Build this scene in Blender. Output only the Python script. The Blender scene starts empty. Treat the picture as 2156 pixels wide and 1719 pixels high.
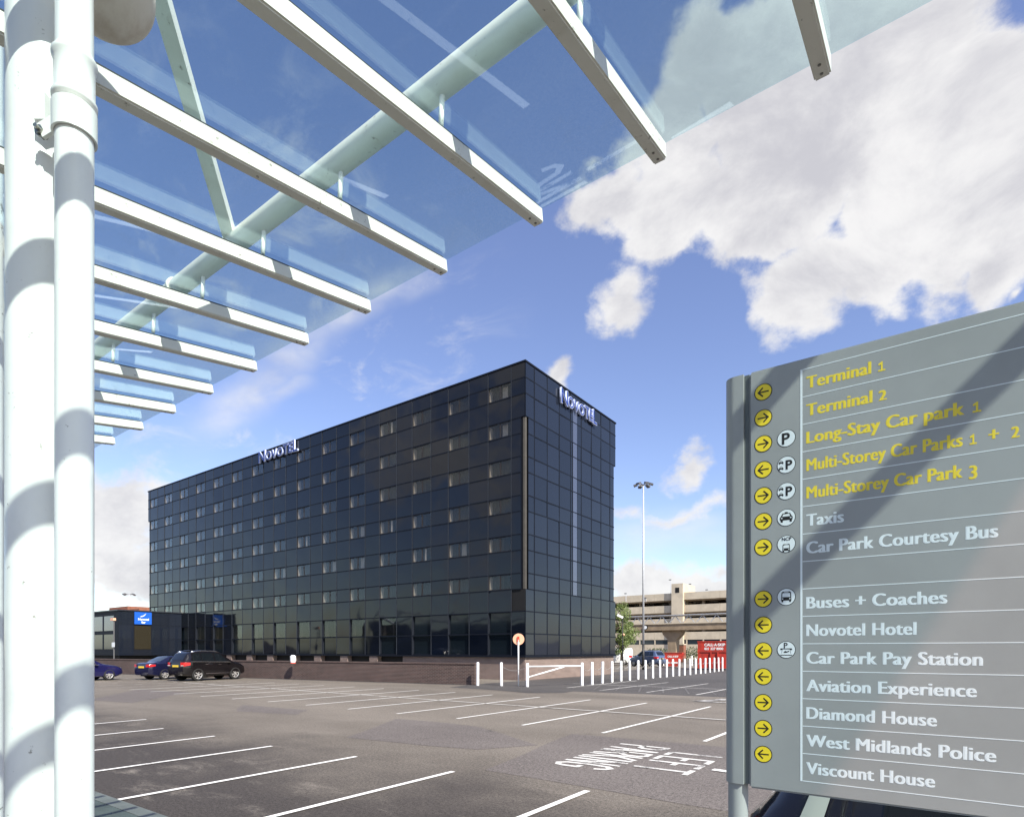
import bpy, bmesh, math, random
from mathutils import Vector, Matrix, Quaternion
random.seed(7)
sc = bpy.context.scene
C = sc.collection

# ------------------------------------------------------------------ camera, sky, sun, exposure
TH = math.radians(35.9)
HC = 1.8                       # eye height over the car park asphalt
FD, CX, HY = 1249.5, 1078.0, 1368.0
RX, RY = math.cos(TH), math.sin(TH)
FX, FY = -math.sin(TH), math.cos(TH)
def ray(px, py):
    q = (px-CX)/FD
    return Vector((RX*q+FX, RY*q+FY, (HY-py)/FD))
def G(px, py, z=0.0):          # point of the ground seen at a spot of the photograph
    d = ray(px, py); t = (z-HC)/d.z
    return Vector((d.x*t, d.y*t, z))
def AT(px, dist, z=0.0):       # point at a forward distance
    d = ray(px, HY)
    return Vector((d.x*dist, d.y*dist, z))
cam = bpy.data.cameras.new('camera'); cam.sensor_width = 36; cam.lens = 36*FD/2156
cam.shift_y = (HY-859.5)/2156; cam.clip_end = 6000; cam.clip_start = 0.05
co = bpy.data.objects.new('camera', cam); C.objects.link(co)
co.location = (0, 0, HC); co.rotation_euler = (math.radians(90), 0, TH)
sc.camera = co

SUN = Vector((1.0, -0.34, 0.94)).normalized()
sl = bpy.data.lights.new('sun', 'SUN'); sl.energy = 4.2; sl.angle = math.radians(0.53); sl.color = (1, 0.94, 0.83)
so = bpy.data.objects.new('sun', sl); C.objects.link(so)
so.rotation_euler = SUN.to_track_quat('Z', 'Y').to_euler(); so.location = (30, -10, 40)
sc.view_settings.view_transform = 'Standard'; sc.view_settings.look = 'None'
sc.view_settings.gamma = 1; sc.view_settings.exposure = 0.95; sc.view_settings.use_curve_mapping = False
sc.cycles.max_bounces = 8; sc.cycles.transparent_max_bounces = 16; sc.cycles.use_denoising = True
sc.cycles.sample_clamp_indirect = 6

class NT:
    """small node-tree helper"""
    def __init__(s, nt): s.nt = nt; s.n = nt.nodes; s.l = nt.links
    def new(s, t, **k):
        n = s.n.new(t)
        for a, b in k.items(): setattr(n, a, b)
        return n
    def put(s, inp, v):
        if v is None: return
        if isinstance(v, bpy.types.NodeSocket): s.l.new(v, inp)
        else: inp.default_value = v
    def m(s, op, a, b=None, c=None, clamp=False):
        n = s.new('ShaderNodeMath', operation=op, use_clamp=clamp)
        for i, v in enumerate((a, b, c)): s.put(n.inputs[i], v)
        return n.outputs[0]
    def v(s, op, a, b=None):
        n = s.new('ShaderNodeVectorMath', operation=op); s.put(n.inputs[0], a)
        if b is not None: s.put(n.inputs[3] if op == 'SCALE' else n.inputs[1], b)
        return n.outputs['Value'] if op in ('DOT_PRODUCT', 'LENGTH') else n.outputs[0]
    def mix(s, f, a, b):
        n = s.new('ShaderNodeMix', data_type='RGBA'); s.put(n.inputs[0], f)
        s.put(n.inputs[6], a if isinstance(a, bpy.types.NodeSocket) else (*a, 1)); s.put(n.inputs[7], b if isinstance(b, bpy.types.NodeSocket) else (*b, 1))
        return n.outputs[2]
    def noise(s, vec, scale, detail=4, rough=0.5, dist=0.0):
        n = s.new('ShaderNodeTexNoise'); s.put(n.inputs['Vector'], vec); n.inputs['Scale'].default_value = scale
        n.inputs['Detail'].default_value = detail; n.inputs['Roughness'].default_value = rough; n.inputs['Distortion'].default_value = dist
        return n.outputs['Fac']
    def ramp(s, f, a, b):
        n = s.new('ShaderNodeMapRange', interpolation_type='SMOOTHSTEP'); s.put(n.inputs[0], f)
        n.inputs[1].default_value = a; n.inputs[2].default_value = b
        return n.outputs[0]

w = bpy.data.worlds.new('World'); sc.world = w; w.use_nodes = True
N = NT(w.node_tree); N.n.clear()
sky = N.new('ShaderNodeTexSky', sky_type='NISHITA'); sky.sun_disc = False
sky.sun_elevation = math.asin(SUN.z); sky.sun_rotation = math.atan2(SUN.x, SUN.y)
sky.air_density = 1.0; sky.dust_density = 0.6; sky.ozone_density = 2.0
hs = N.new('ShaderNodeHueSaturation'); N.l.new(sky.outputs[0], hs.inputs['Color'])
hs.inputs['Saturation'].default_value = 1.0; hs.inputs['Hue'].default_value = 0.516; hs.inputs['Value'].default_value = 1.0
tc = N.new('ShaderNodeTexCoord'); D = tc.outputs['Generated']
sep = N.new('ShaderNodeSeparateXYZ'); N.l.new(D, sep.inputs[0])
wn_ = N.new('ShaderNodeTexNoise'); N.l.new(D, wn_.inputs['Vector']); wn_.inputs['Scale'].default_value = 11; wn_.inputs['Detail'].default_value = 5
ws = N.new('ShaderNodeSeparateXYZ'); N.l.new(wn_.outputs['Color'], ws.inputs[0])
az = N.m('ADD', N.m('ARCTAN2', sep.outputs[0], sep.outputs[1]), N.m('MULTIPLY', N.m('SUBTRACT', ws.outputs[0], .5), .16))
el = N.m('ADD', N.m('ARCSINE', sep.outputs[2]), N.m('MULTIPLY', N.m('SUBTRACT', ws.outputs[1], .5), .13))
# cloud banks: centre and size given as picture spots, stored as compass bearing and elevation
banks = [(1300,400,95,90,1.3),(1430,430,170,130,1.7),(1620,400,230,170,2.6),(1760,200,420,320,3.4),(2000,330,350,300,3.4),(1700,600,150,165,1.5),(1880,560,240,150,1.8),(2150,520,300,160,1.8),(1420,300,120,110,1.3),
         (1510,130,130,190,1.5),(2400,200,400,400,1),(1950,-150,500,250,1),(1318,640,88,80,.8),(1190,806,46,46,.95),(1450,990,72,44,.8),(225,1080,150,110,1.3),
         (240,1190,200,110,1.4),(1340,1225,130,66,1.3),(1490,1240,120,45,1.2),(1420,1085,200,34,.5),(2150,640,40,25,.8),(60,1150,160,180,.8)]
field = None
for px, py, rx, ry, wgt in banks:
    d = ray(px, py).normalized(); a0 = math.atan2(d.x, d.y); e0 = math.asin(d.z)
    d1 = ray(px+rx, py).normalized(); d2 = ray(px, py-ry).normalized()
    ra = abs(math.atan2(d1.x, d1.y)-a0); re = abs(math.asin(d2.z)-e0)
    da = N.m('DIVIDE', N.m('SUBTRACT', az, a0), ra); de = N.m('DIVIDE', N.m('SUBTRACT', el, e0), re)
    r = N.m('SQRT', N.m('ADD', N.m('MULTIPLY', da, da), N.m('MULTIPLY', de, de)))
    f = N.m('MINIMUM', N.m('MULTIPLY', N.m('SUBTRACT', 1.0, r), wgt), 1.25)
    field = f if field is None else N.m('SMOOTH_MAX', field, f, 0.15)
# scattered clouds round the rest of the sky
back = N.ramp(N.v('DOT_PRODUCT', D, (-FX, -FY, 0.0)), -0.35, 0.1)
gen = N.m('SUBTRACT', N.m('MULTIPLY', N.noise(D, 2.3, 3), 2.2), 1.15)
gen = N.m('SUBTRACT', N.m('MULTIPLY', N.m('ADD', gen, 2.0), back), 2.0)
field = N.m('MAXIMUM', N.m('MAXIMUM', field, -1.2), gen)
flat = N.v('MULTIPLY', D, (1, 1, 1.5))
n1 = N.noise(flat, 6.0, 12, 0.66, 0.15); n2 = N.noise(flat, 24.0, 8, 0.7)
edge = N.m('ADD', field, N.m('ADD', N.m('MULTIPLY', N.m('SUBTRACT', n1, 0.5), 2.0), N.m('MULTIPLY', N.m('SUBTRACT', n2, 0.5), 0.6)))
cov = N.ramp(edge, -0.06, 0.58)
shade = N.ramp(N.m('ADD', N.noise(flat, 5.5, 8, 0.62, 0.3), N.m('ADD', N.m('MULTIPLY', N.m('SUBTRACT', edge, 0.7), -0.075), N.m('MULTIPLY', N.m('SUBTRACT', 0.40, sep.outputs[2]), 0.20))), 0.28, 0.66)
ccol = N.mix(shade, (0.66, 0.655, 0.70), (1.0, 0.99, 0.985))
# cirrus
ci = N.new('ShaderNodeMapping'); N.l.new(D, ci.inputs[0]); ci.inputs['Rotation'].default_value = (0.35, 0.5, 0.3); ci.inputs['Scale'].default_value = (1.0, 5.0, 7.0)
d = ray(540, 850).normalized()
cir = N.m('MULTIPLY', N.ramp(N.noise(ci.outputs[0], 2.6, 7, 0.62, 0.7), 0.47, 0.78), N.ramp(N.v('DOT_PRODUCT', D, tuple(d)), 0.90, 0.99))
wis = None
for (x0, y0), (x1, y1), wd in (((430, 905), (690, 690), .026), ((690, 690), (900, 570), .020), ((480, 850), (640, 800), .012), ((1295, 1130), (1540, 1110), .03)):
    a, b = ray(x0, y0).normalized(), ray(x1, y1).normalized(); nrm = a.cross(b).normalized(); mid = ((a+b)/2).normalized(); hl = (b-a).length/2
    off = N.m('ABSOLUTE', N.m('ADD', N.v('DOT_PRODUCT', D, tuple(nrm)), N.m('MULTIPLY', N.m('SUBTRACT', N.noise(D, 9, 3), .5), .05)))
    ln = N.v('LENGTH', N.v('SUBTRACT', D, tuple(mid)))
    f = N.m('MULTIPLY', N.m('SUBTRACT', 1.0, N.ramp(off, 0.0, wd*1.5)), N.m('SUBTRACT', 1.0, N.ramp(ln, hl*.55, hl*1.5)))
    wis = f if wis is None else N.m('MAXIMUM', wis, f)
cir = N.m('MAXIMUM', N.m('MULTIPLY', cir, .55), N.m('MULTIPLY', wis, N.m('ADD', N.m('MULTIPLY', N.noise(ci.outputs[0], 5, 6), .9), -.05)))
cov = N.m('MAXIMUM', cov, cir, clamp=True)
bgs = N.new('ShaderNodeBackground'); N.l.new(hs.outputs[0], bgs.inputs[0]); bgs.inputs[1].default_value = 0.115
bgc = N.new('ShaderNodeBackground'); N.l.new(ccol, bgc.inputs[0]); bgc.inputs[1].default_value = 0.495
mx = N.new('ShaderNodeMixShader'); N.l.new(N.m('MULTIPLY', cov, 0.97), mx.inputs[0]); N.l.new(bgs.outputs[0], mx.inputs[1]); N.l.new(bgc.outputs[0], mx.inputs[2])
wo = N.new('ShaderNodeOutputWorld'); N.l.new(mx.outputs[0], wo.inputs[0])

# ------------------------------------------------------------------ materials
MATS = {}
def mat(name, col, rough=0.6, var=0.0, scale=3.0, col2=None, bump=0.0, bscale=40, metal=0.0, coat=0.0, spec=0.5, lo=0.35, hi=0.65, fleck=0):
    m = bpy.data.materials.new(name); m.use_nodes = True; T = NT(m.node_tree)
    b = m.node_tree.nodes['Principled BSDF']
    b.inputs['Roughness'].default_value = rough; b.inputs['Metallic'].default_value = metal
    b.inputs['Coat Weight'].default_value = coat; b.inputs['Coat Roughness'].default_value = 0.05
    b.inputs['Specular IOR Level'].default_value = spec
    o = T.new('ShaderNodeTexCoord').outputs['Object']
    c2 = col2 or tuple(c*(1-var) for c in col)
    f = T.ramp(T.noise(o, scale, 6, 0.6), lo, hi)
    cc_ = T.mix(f, col, c2)
    if fleck: cc_ = T.mix(T.m('MULTIPLY', T.ramp(T.m('ADD', T.noise(o, fleck, 4, 0.7), T.m('MULTIPLY', T.noise(o, 3, 3), .25)), .76, .86), .75), cc_, (0.16, 0.13, 0.09))
    T.l.new(cc_, b.inputs['Base Color'])
    if bump:
        bn = T.new('ShaderNodeBump'); bn.inputs['Strength'].default_value = bump; bn.inputs['Distance'].default_value = 0.01
        T.l.new(T.noise(o, bscale, 3), bn.inputs['Height']); T.l.new(bn.outputs[0], b.inputs['Normal'])
    MATS[name] = m; return m
def asphalt(name, ca, cb, speck=1.0, near=False):
    m = bpy.data.materials.new(name); m.use_nodes = True; T = NT(m.node_tree); b = m.node_tree.nodes['Principled BSDF']
    g = T.new('ShaderNodeTexCoord').outputs['Object']
    st = T.v('MULTIPLY', g, (0.35, 1.0, 1.0))
    big = T.ramp(T.noise(st, 0.22, 5, 0.6, 0.4), 0.36, 0.64); mid = T.noise(g, 1.3, 6, 0.65)
    fine = T.ramp(T.noise(g, 24, 5, 0.85), 0.28, 0.72); grit = T.noise(g, 70, 3, 0.8)
    c = T.mix(T.m('ADD', T.m('MULTIPLY', big, 0.6), T.m('MULTIPLY', mid, 0.4)), ca, cb)
    if near:        # oil-darkened parking bays beside the footway, with pale dusty scuffs
        sy_ = T.new('ShaderNodeSeparateXYZ'); T.l.new(g, sy_.inputs[0])
        f = T.m('SUBTRACT', 1.0, T.ramp(T.m('ADD', sy_.outputs[1], T.m('MULTIPLY', T.m('SUBTRACT', T.noise(g, 0.35, 5, 0.6), .5), 7.0)), 4.2, 8.2))
        dk = T.mix(T.ramp(T.noise(T.v('MULTIPLY', g, (.6, 1.6, 1)), 1.1, 7, .7, .5), .52, .74), (0.058, 0.050, 0.045), (0.185, 0.163, 0.140))
        c = T.mix(f, c, dk)
    k = T.m('ADD', 0.0, T.m('ADD', T.m('MULTIPLY', fine, 1.05*speck), T.m('MULTIPLY', T.ramp(grit, .34, .66), 0.85*speck)))
    stn = T.ramp(T.noise(g, 0.75, 5, 0.6, 0.8), 0.62, 0.75)
    k = T.m('MULTIPLY', k, T.m('SUBTRACT', 1.0, T.m('MULTIPLY', stn, 0.28)))
    T.l.new(T.v('SCALE', c, k), b.inputs['Base Color']); b.inputs['Roughness'].default_value = 0.85; b.inputs['Specular IOR Level'].default_value = 0.3
    bn = T.new('ShaderNodeBump'); bn.inputs['Strength'].default_value = 0.5; bn.inputs['Distance'].default_value = 0.006
    T.l.new(T.noise(g, 90, 3, 0.7), bn.inputs['Height']); T.l.new(bn.outputs[0], b.inputs['Normal'])
    MATS[name] = m; return m
asphalt('asphalt', (0.126, 0.109, 0.090), (0.222, 0.194, 0.162), 1.0, True)
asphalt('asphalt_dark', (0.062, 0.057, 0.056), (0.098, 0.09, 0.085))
asphalt('asphalt_patch', (0.135, 0.117, 0.108), (0.190, 0.167, 0.152), .9)
def paint_mat(name, col, under, wear):
    m = bpy.data.materials.new(name); m.use_nodes = True; T = NT(m.node_tree); b = m.node_tree.nodes['Principled BSDF']
    g = T.new('ShaderNodeTexCoord').outputs['Object']
    f = T.ramp(T.m('ADD', T.noise(g, 1.7, 5, 0.7), T.m('MULTIPLY', T.noise(g, 45, 3), 0.35)), wear, wear+0.14)
    T.l.new(T.mix(f, col, under), b.inputs['Base Color']); b.inputs['Roughness'].default_value = 0.7
    MATS[name] = m
paint_mat('road_paint', (0.80, 0.78, 0.74), (0.16, 0.15, 0.14), 0.80)
paint_mat('letter_paint', (0.66, 0.64, 0.60), (0.16, 0.15, 0.14), 0.70)
paint_mat('worn_paint', (0.52, 0.50, 0.47), (0.13, 0.12, 0.11), 0.60)
paint_mat('faint_paint', (0.17, 0.158, 0.145), (0.10, 0.092, 0.085), 0.5)
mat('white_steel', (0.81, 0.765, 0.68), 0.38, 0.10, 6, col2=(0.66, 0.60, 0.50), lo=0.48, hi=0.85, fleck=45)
mat('dirty_steel', (0.60, 0.50, 0.40), 0.7, col2=(0.82, 0.76, 0.68), scale=9, bump=0.25, bscale=60)
mat('column_white', (0.84, 0.82, 0.775), 0.32, 0.12, 9, coat=0.12, bump=0.08, bscale=25, lo=0.45, hi=0.8, fleck=40)
mat('gasket', (0.02, 0.02, 0.022), 0.6)
mat('bolt_steel', (0.35, 0.34, 0.31), 0.35, 0.3, 30, metal=0.9)
mat('sealant', (0.75, 0.78, 0.85), 0.8)
mat('frame_dark', (0.004, 0.006, 0.012), 0.6, spec=0.2)
mat('mullion_metal', (0.035, 0.040, 0.052), 0.35, metal=0.3)
mat('brown_glass', (0.024, 0.020, 0.012), 0.25)
mat('dark_pane', (0.006, 0.010, 0.014), 0.06, spec=0.4)
mat('black', (0.004, 0.004, 0.004), 0.8)
mat('bronze_frame', (0.02, 0.015, 0.014), 0.5)
mat('reveal', (0.85, 0.82, 0.74), 0.8, 0.1)
mat('curtain', (0.085, 0.078, 0.070), 0.9, 0.25, 9)
mat('curtain_white', (0.85, 0.82, 0.75), 0.9, 0.1, 9)
mat('corner_column', (0.045, 0.040, 0.033), 0.7, 0.25, 4)
mat('concrete', (0.58, 0.50, 0.385), 0.85, 0.16, 0.6, bump=0.2, bscale=8)
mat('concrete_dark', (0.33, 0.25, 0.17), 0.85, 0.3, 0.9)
mat('brick_red', (0.25, 0.10, 0.06), 0.85, 0.2, 2)
mat('kerb_stone', (0.17, 0.165, 0.15), 0.8, 0.2, 4)
mat('bollard_paint', (0.86, 0.86, 0.86), 0.45, 0.30, 4, lo=0.52, hi=0.8)
mat('chain', (0.42, 0.40, 0.37), 0.4, metal=0.5)
mat('sign_grey', (0.36, 0.355, 0.345), 0.45, 0.10, 4, coat=0.1)
mat('seam_grey', (0.12, 0.13, 0.13), 0.5)
mat('sign_white', (0.80, 0.83, 0.84), 0.5)
mat('sign_yellow', (0.88, 0.66, 0.05), 0.5)
mat('disc_yellow', (0.92, 0.68, 0.03), 0.45)
mat('sign_black', (0.012, 0.010, 0.008), 0.5)
mat('logo_blue', (0.012, 0.035, 0.20), 0.35)
mat('logo_edge', (0.55, 0.62, 0.85), 0.4)
mat('panel_blue', (0.01, 0.10, 0.52), 0.4)
mat('disc_peach', (0.82, 0.42, 0.27), 0.5)
mat('disc_red', (0.62, 0.05, 0.02), 0.5)
mat('skip_red', (0.52, 0.035, 0.018), 0.55, 0.35, 1.6, col2=(0.30, 0.03, 0.02))
mat('galvanised', (0.62, 0.64, 0.68), 0.4, 0.1, 4, metal=0.3)
mat('post_black', (0.02, 0.02, 0.02), 0.5)
mat('lamp_body', (0.10, 0.10, 0.105), 0.5)
mat('bark', (0.09, 0.065, 0.045), 0.9, 0.3, 8)
mat('leaf', (0.13, 0.17, 0.035), 0.6, col2=(0.07, 0.11, 0.025), scale=2.2)
mat('hedge', (0.07, 0.085, 0.03), 0.8, col2=(0.035, 0.05, 0.02), scale=3)
mat('car_black', (0.006, 0.005, 0.006), 0.16, coat=0.6, spec=0.3)
mat('car_navy', (0.008, 0.009, 0.030), 0.16, coat=0.6, spec=0.3)
mat('car_blue', (0.012, 0.012, 0.06), 0.16, coat=0.6, spec=0.3)
mat('car_steelblue', (0.09, 0.13, 0.24), 0.3, coat=0.8, metal=0.3)
mat('car_white', (0.75, 0.75, 0.75), 0.35, coat=0.5)
mat('car_red', (0.35, 0.02, 0.02), 0.3, coat=0.8)
mat('car_glass', (0.006, 0.008, 0.010), 0.04, coat=0.6)
mat('tyre', (0.012, 0.012, 0.012), 0.85, bump=0.2)
mat('alloy', (0.62, 0.60, 0.58), 0.3, metal=0.6)
mat('chrome', (0.75, 0.75, 0.77), 0.15, metal=1.0)
mat('tail_red', (0.55, 0.02, 0.02), 0.2, coat=0.5)
mat('plate_yellow', (0.75, 0.52, 0.05), 0.5)
mat('plate_white', (0.8, 0.8, 0.75), 0.5)
mat('pale_reflection', (0.30, 0.35, 0.31), 0.3)
mat('strip_pane', (0.055, 0.065, 0.10), 0.2, coat=0.5)
mat('terminal_wall', (0.15, 0.15, 0.155), 0.7, 0.4, 0.25, col2=(0.30, 0.29, 0.28))
mat('terminal_glass', (0.03, 0.04, 0.05), 0.1)
mat('footway', (0.09, 0.10, 0.09), 0.85, 0.25, 3, bump=0.3)

def glass_clad(name, base, refl, wob):
    m = bpy.data.materials.new(name); m.use_nodes = True; T = NT(m.node_tree); b = m.node_tree.nodes['Principled BSDF']
    o = T.new('ShaderNodeTexCoord').outputs['Object']
    at = T.new('ShaderNodeAttribute', attribute_name='tone', attribute_type='GEOMETRY').outputs['Fac']
    T.l.new(T.mix(at, base, tuple(min(1, c*1.35) for c in base)), b.inputs['Base Color'])
    b.inputs['Roughness'].default_value = 0.05; b.inputs['IOR'].default_value = 1.5; b.inputs['Specular IOR Level'].default_value = refl
    bn = T.new('ShaderNodeBump'); bn.inputs['Strength'].default_value = wob; bn.inputs['Distance'].default_value = 0.05
    T.l.new(T.noise(o, 0.65, 1, 0.3), bn.inputs['Height']); T.l.new(bn.outputs[0], b.inputs['Normal'])
    MATS[name] = m
glass_clad('clad_front', (0.0025, 0.0042, 0.009), 0.40, 0.36)
glass_clad('clad_side', (0.009, 0.012, 0.020), 0.36, 0.16)

def clear_glass(name, tint, f0, rough=0.0, film=0.05):
    m = bpy.data.materials.new(name); m.use_nodes = True; T = NT(m.node_tree); T.n.clear()
    tr = T.new('ShaderNodeBsdfTransparent'); tr.inputs[0].default_value = (*tint, 1)
    gl = T.new('ShaderNodeBsdfGlossy'); gl.inputs['Roughness'].default_value = rough; gl.inputs[0].default_value = (0.85, 0.95, 1, 1)
    lw = T.new('ShaderNodeLayerWeight'); lw.inputs['Blend'].default_value = 0.5      # same from both faces of the pane
    fres = T.m('ADD', 0.035, T.m('MULTIPLY', T.m('POWER', lw.outputs['Facing'], 4.0), 0.9), clamp=True)
    o = T.new('ShaderNodeTexCoord').outputs['Object']
    mxs = T.new('ShaderNodeMixShader'); T.l.new(fres, mxs.inputs[0]); T.l.new(tr.outputs[0], mxs.inputs[1]); T.l.new(gl.outputs[0], mxs.inputs[2])
    # a light film of dust
    df = T.new('ShaderNodeBsdfDiffuse'); df.inputs[0].default_value = (0.7, 0.75, 0.75, 1)
    m2 = T.new('ShaderNodeMixShader'); T.l.new(T.m('MULTIPLY', T.ramp(T.noise(o, 2.5, 6, 0.65, 1.0), 0.5, 0.8), film), m2.inputs[0])
    T.l.new(mxs.outputs[0], m2.inputs[1]); T.l.new(df.outputs[0], m2.inputs[2])
    out = T.new('ShaderNodeOutputMaterial'); T.l.new(m2.outputs[0], out.inputs[0]); MATS[name] = m
clear_glass('canopy_glass', (0.845, 0.935, 0.945), 1.45)
clear_glass('window_glass', (0.76, 0.74, 0.72), 1.45, 0.0, 0.0)

def brick_mat(name, c1, c2, mortar, rust=0.0):
    m = bpy.data.materials.new(name); m.use_nodes = True; T = NT(m.node_tree); b = m.node_tree.nodes['Principled BSDF']
    s = T.new('ShaderNodeSeparateXYZ'); T.l.new(T.new('ShaderNodeTexCoord').outputs['Object'], s.inputs[0])
    cb = T.new('ShaderNodeCombineXYZ'); T.l.new(T.m('ADD', s.outputs[0], s.outputs[1]), cb.inputs[0]); T.l.new(s.outputs[2], cb.inputs[1])
    br = T.new('ShaderNodeTexBrick'); T.l.new(cb.outputs[0], br.inputs[0]); br.inputs['Scale'].default_value = 1
    br.inputs['Brick Width'].default_value = 0.225; br.inputs['Row Height'].default_value = 0.075; br.inputs['Mortar Size'].default_value = 0.009
    br.inputs['Color1'].default_value = (*c1, 1); br.inputs['Color2'].default_value = (*c2, 1); br.inputs['Mortar'].default_value = (*mortar, 1)
    big = T.noise(cb.outputs[0], 0.9, 5, 0.6)
    c = T.v('SCALE', br.outputs[0], T.m('ADD', 0.6, T.m('MULTIPLY', big, 0.8)))
    T.l.new(c, b.inputs['Base Color']); b.inputs['Roughness'].default_value = 0.85
    bn = T.new('ShaderNodeBump'); bn.inputs['Strength'].default_value = 0.4; bn.inputs['Distance'].default_value = 0.01; bn.invert = True
    T.l.new(br.outputs['Fac'], bn.inputs['Height']); T.l.new(bn.outputs[0], b.inputs['Normal']); MATS[name] = m
brick_mat('brick_plinth', (0.165, 0.108, 0.09), (0.12, 0.078, 0.066), (0.34, 0.29, 0.25))
brick_mat('brick_wall', (0.075, 0.042, 0.036), (0.042, 0.024, 0.022), (0.17, 0.14, 0.125))

# ------------------------------------------------------------------ mesh helpers
class MB:
    def __init__(s): s.v = []; s.f = []; s.tone = []
    def poly(s, pts):
        i = len(s.v); s.v += [tuple(p) for p in pts]; s.f.append(tuple(range(i, i+len(pts)))); return s
    def box(s, x0, y0, z0, x1, y1, z1, M=None):
        p = [Vector(c) for c in ((x0,y0,z0),(x1,y0,z0),(x1,y1,z0),(x0,y1,z0),(x0,y0,z1),(x1,y0,z1),(x1,y1,z1),(x0,y1,z1))]
        if M: p = [M @ q for q in p]
        i = len(s.v); s.v += [tuple(q) for q in p]
        s.f += [tuple(i+k for k in f) for f in ((0,3,2,1),(4,5,6,7),(0,1,5,4),(1,2,6,5),(2,3,7,6),(3,0,4,7))]; return s
    def bar(s, a, b, wd, hg, up=Vector((0,0,1))):       # rectangular bar from a to b
        a, b = Vector(a), Vector(b); d = (b-a).normalized(); x = d.cross(up).normalized(); z = x.cross(d)
        i = len(s.v)
        for p in (a, b):
            for sx, sz in ((-1,-1),(1,-1),(1,1),(-1,1)): s.v.append(tuple(p+x*sx*wd/2+z*sz*hg/2))
        s.f += [tuple(i+k for k in f) for f in ((0,1,2,3),(7,6,5,4),(0,4,5,1),(1,5,6,2),(2,6,7,3),(3,7,4,0))]; return s
    def tube(s, pts, r, n=10, cap=True):
        pts = [Vector(p) for p in pts]; rs = r if isinstance(r, (list, tuple)) else [r]*len(pts); i0 = len(s.v)
        ref = None
        for k, p in enumerate(pts):
            d = (pts[min(k+1, len(pts)-1)]-pts[max(k-1, 0)]).normalized()
            if ref is None or abs(ref.dot(d)) > 0.95: ref = Vector((0,0,1)) if abs(d.z) < 0.9 else Vector((1,0,0))
            x = d.cross(ref).normalized(); y = d.cross(x)
            for j in range(n):
                a = 2*math.pi*j/n; s.v.append(tuple(p+x*math.cos(a)*rs[k]+y*math.sin(a)*rs[k]))
        for k in range(len(pts)-1):
            for j in range(n):
                a, b = i0+k*n+j, i0+k*n+(j+1) % n; s.f.append((a, b, b+n, a+n))
        if cap:
            s.f.append(tuple(i0+j for j in range(n))[::-1]); s.f.append(tuple(i0+(len(pts)-1)*n+j for j in range(n)))
        return s
    def lathe(s, prof, c=(0,0,0), n=32, axis='z'):
        i0 = len(s.v); c = Vector(c)
        for r, h in prof:
            for j in range(n):
                a = 2*math.pi*j/n; p = Vector((r*math.cos(a), r*math.sin(a), h))
                if axis == 'x': p = Vector((p.z, p.x, p.y))
                s.v.append(tuple(c+p))
        for k in range(len(prof)-1):
            for j in range(n):
                a, b = i0+k*n+j, i0+k*n+(j+1) % n; s.f.append((a, b, b+n, a+n))
        return s
    def prism(s, pts2, y0, y1, M):                      # 2D outline (x,z) with thickness y0..y1 placed by M
        n = len(pts2); i = len(s.v)
        for y in (y0, y1): s.v += [tuple(M @ Vector((p[0], y, p[1]))) for p in pts2]
        s.f.append(tuple(range(i, i+n))); s.f.append(tuple(range(i+2*n-1, i+n-1, -1)))
        for k in range(n): s.f.append((i+k, i+n+k, i+n+(k+1) % n, i+(k+1) % n))
        return s
    def mesh(s, name, m=None, smooth=False):
        me = bpy.data.meshes.new(name); me.from_pydata(s.v, [], s.f)
        if s.tone:
            a = me.attributes.new('tone', 'FLOAT', 'FACE')
            for k, t in enumerate(s.tone): a.data[k].value = t
        bm = bmesh.new(); bm.from_mesh(me); bmesh.ops.recalc_face_normals(bm, faces=bm.faces) if not s.tone else None
        bm.to_mesh(me); bm.free()
        if m: me.materials.append(MATS[m])
        if smooth: me.polygons.foreach_set('use_smooth', [True]*len(me.polygons))
        return me
    def build(s, name, m, parent=None, smooth=False, label=None):
        me = s.mesh(name, m, smooth)
        if smooth == 'auto': me.set_sharp_from_angle(angle=math.radians(35))
        return link(name, me, parent, label)
def link(name, me, parent=None, label=None, loc=None):
    o = bpy.data.objects.new(name, me); C.objects.link(o)
    if parent: o.parent = parent
    if loc: o.location = loc
    if label: o['label'] = label
    return o
def tag(o, label, cat, group=None, kind=None):
    o['label'] = label; o['category'] = cat
    if group: o['group'] = group
    if kind: o['kind'] = kind
    return o
def thing(name, label, cat, loc=(0,0,0), rz=0, group=None):
    o = bpy.data.objects.new(name, None); C.objects.link(o); o.location = loc; o.rotation_euler = (0,0,rz); o.empty_display_size = 0.2
    return tag(o, label, cat, group)
def struct(o, label=None):
    o['kind'] = 'structure'
    if label: o['label'] = label
    return o
KIDS = {}
def dup(root, loc=None, rz=None, label=None, parent=None):
    r = root.copy(); C.objects.link(r)
    if parent: r.parent = parent
    if loc is not None: r.location = loc
    if rz is not None: r.rotation_euler = (0,0,rz)
    if label: r['label'] = label
    for ch in root.children: dup(ch, parent=r)
    return r
def text_mesh(txt, size, extrude=0.0, bold=0.0, fitw=None, spacing=1.0):
    cu = bpy.data.curves.new('t', 'FONT'); cu.body = txt; cu.size = size; cu.extrude = extrude; cu.offset = bold; cu.space_character = spacing
    cu.resolution_u = 4
    o = bpy.data.objects.new('t', cu); C.objects.link(o); dg = bpy.context.evaluated_depsgraph_get()
    me = bpy.data.meshes.new_from_object(o.evaluated_get(dg)); bpy.data.objects.remove(o)
    x0 = min(v.co.x for v in me.vertices); x1 = max(v.co.x for v in me.vertices)
    k = (fitw/(x1-x0)) if fitw else 1
    for v in me.vertices: v.co.x = (v.co.x-x0)*k
    me.materials.clear(); return me
def place(me, M, m):
    me.transform(M); me.materials.append(MATS[m]); return me
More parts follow.
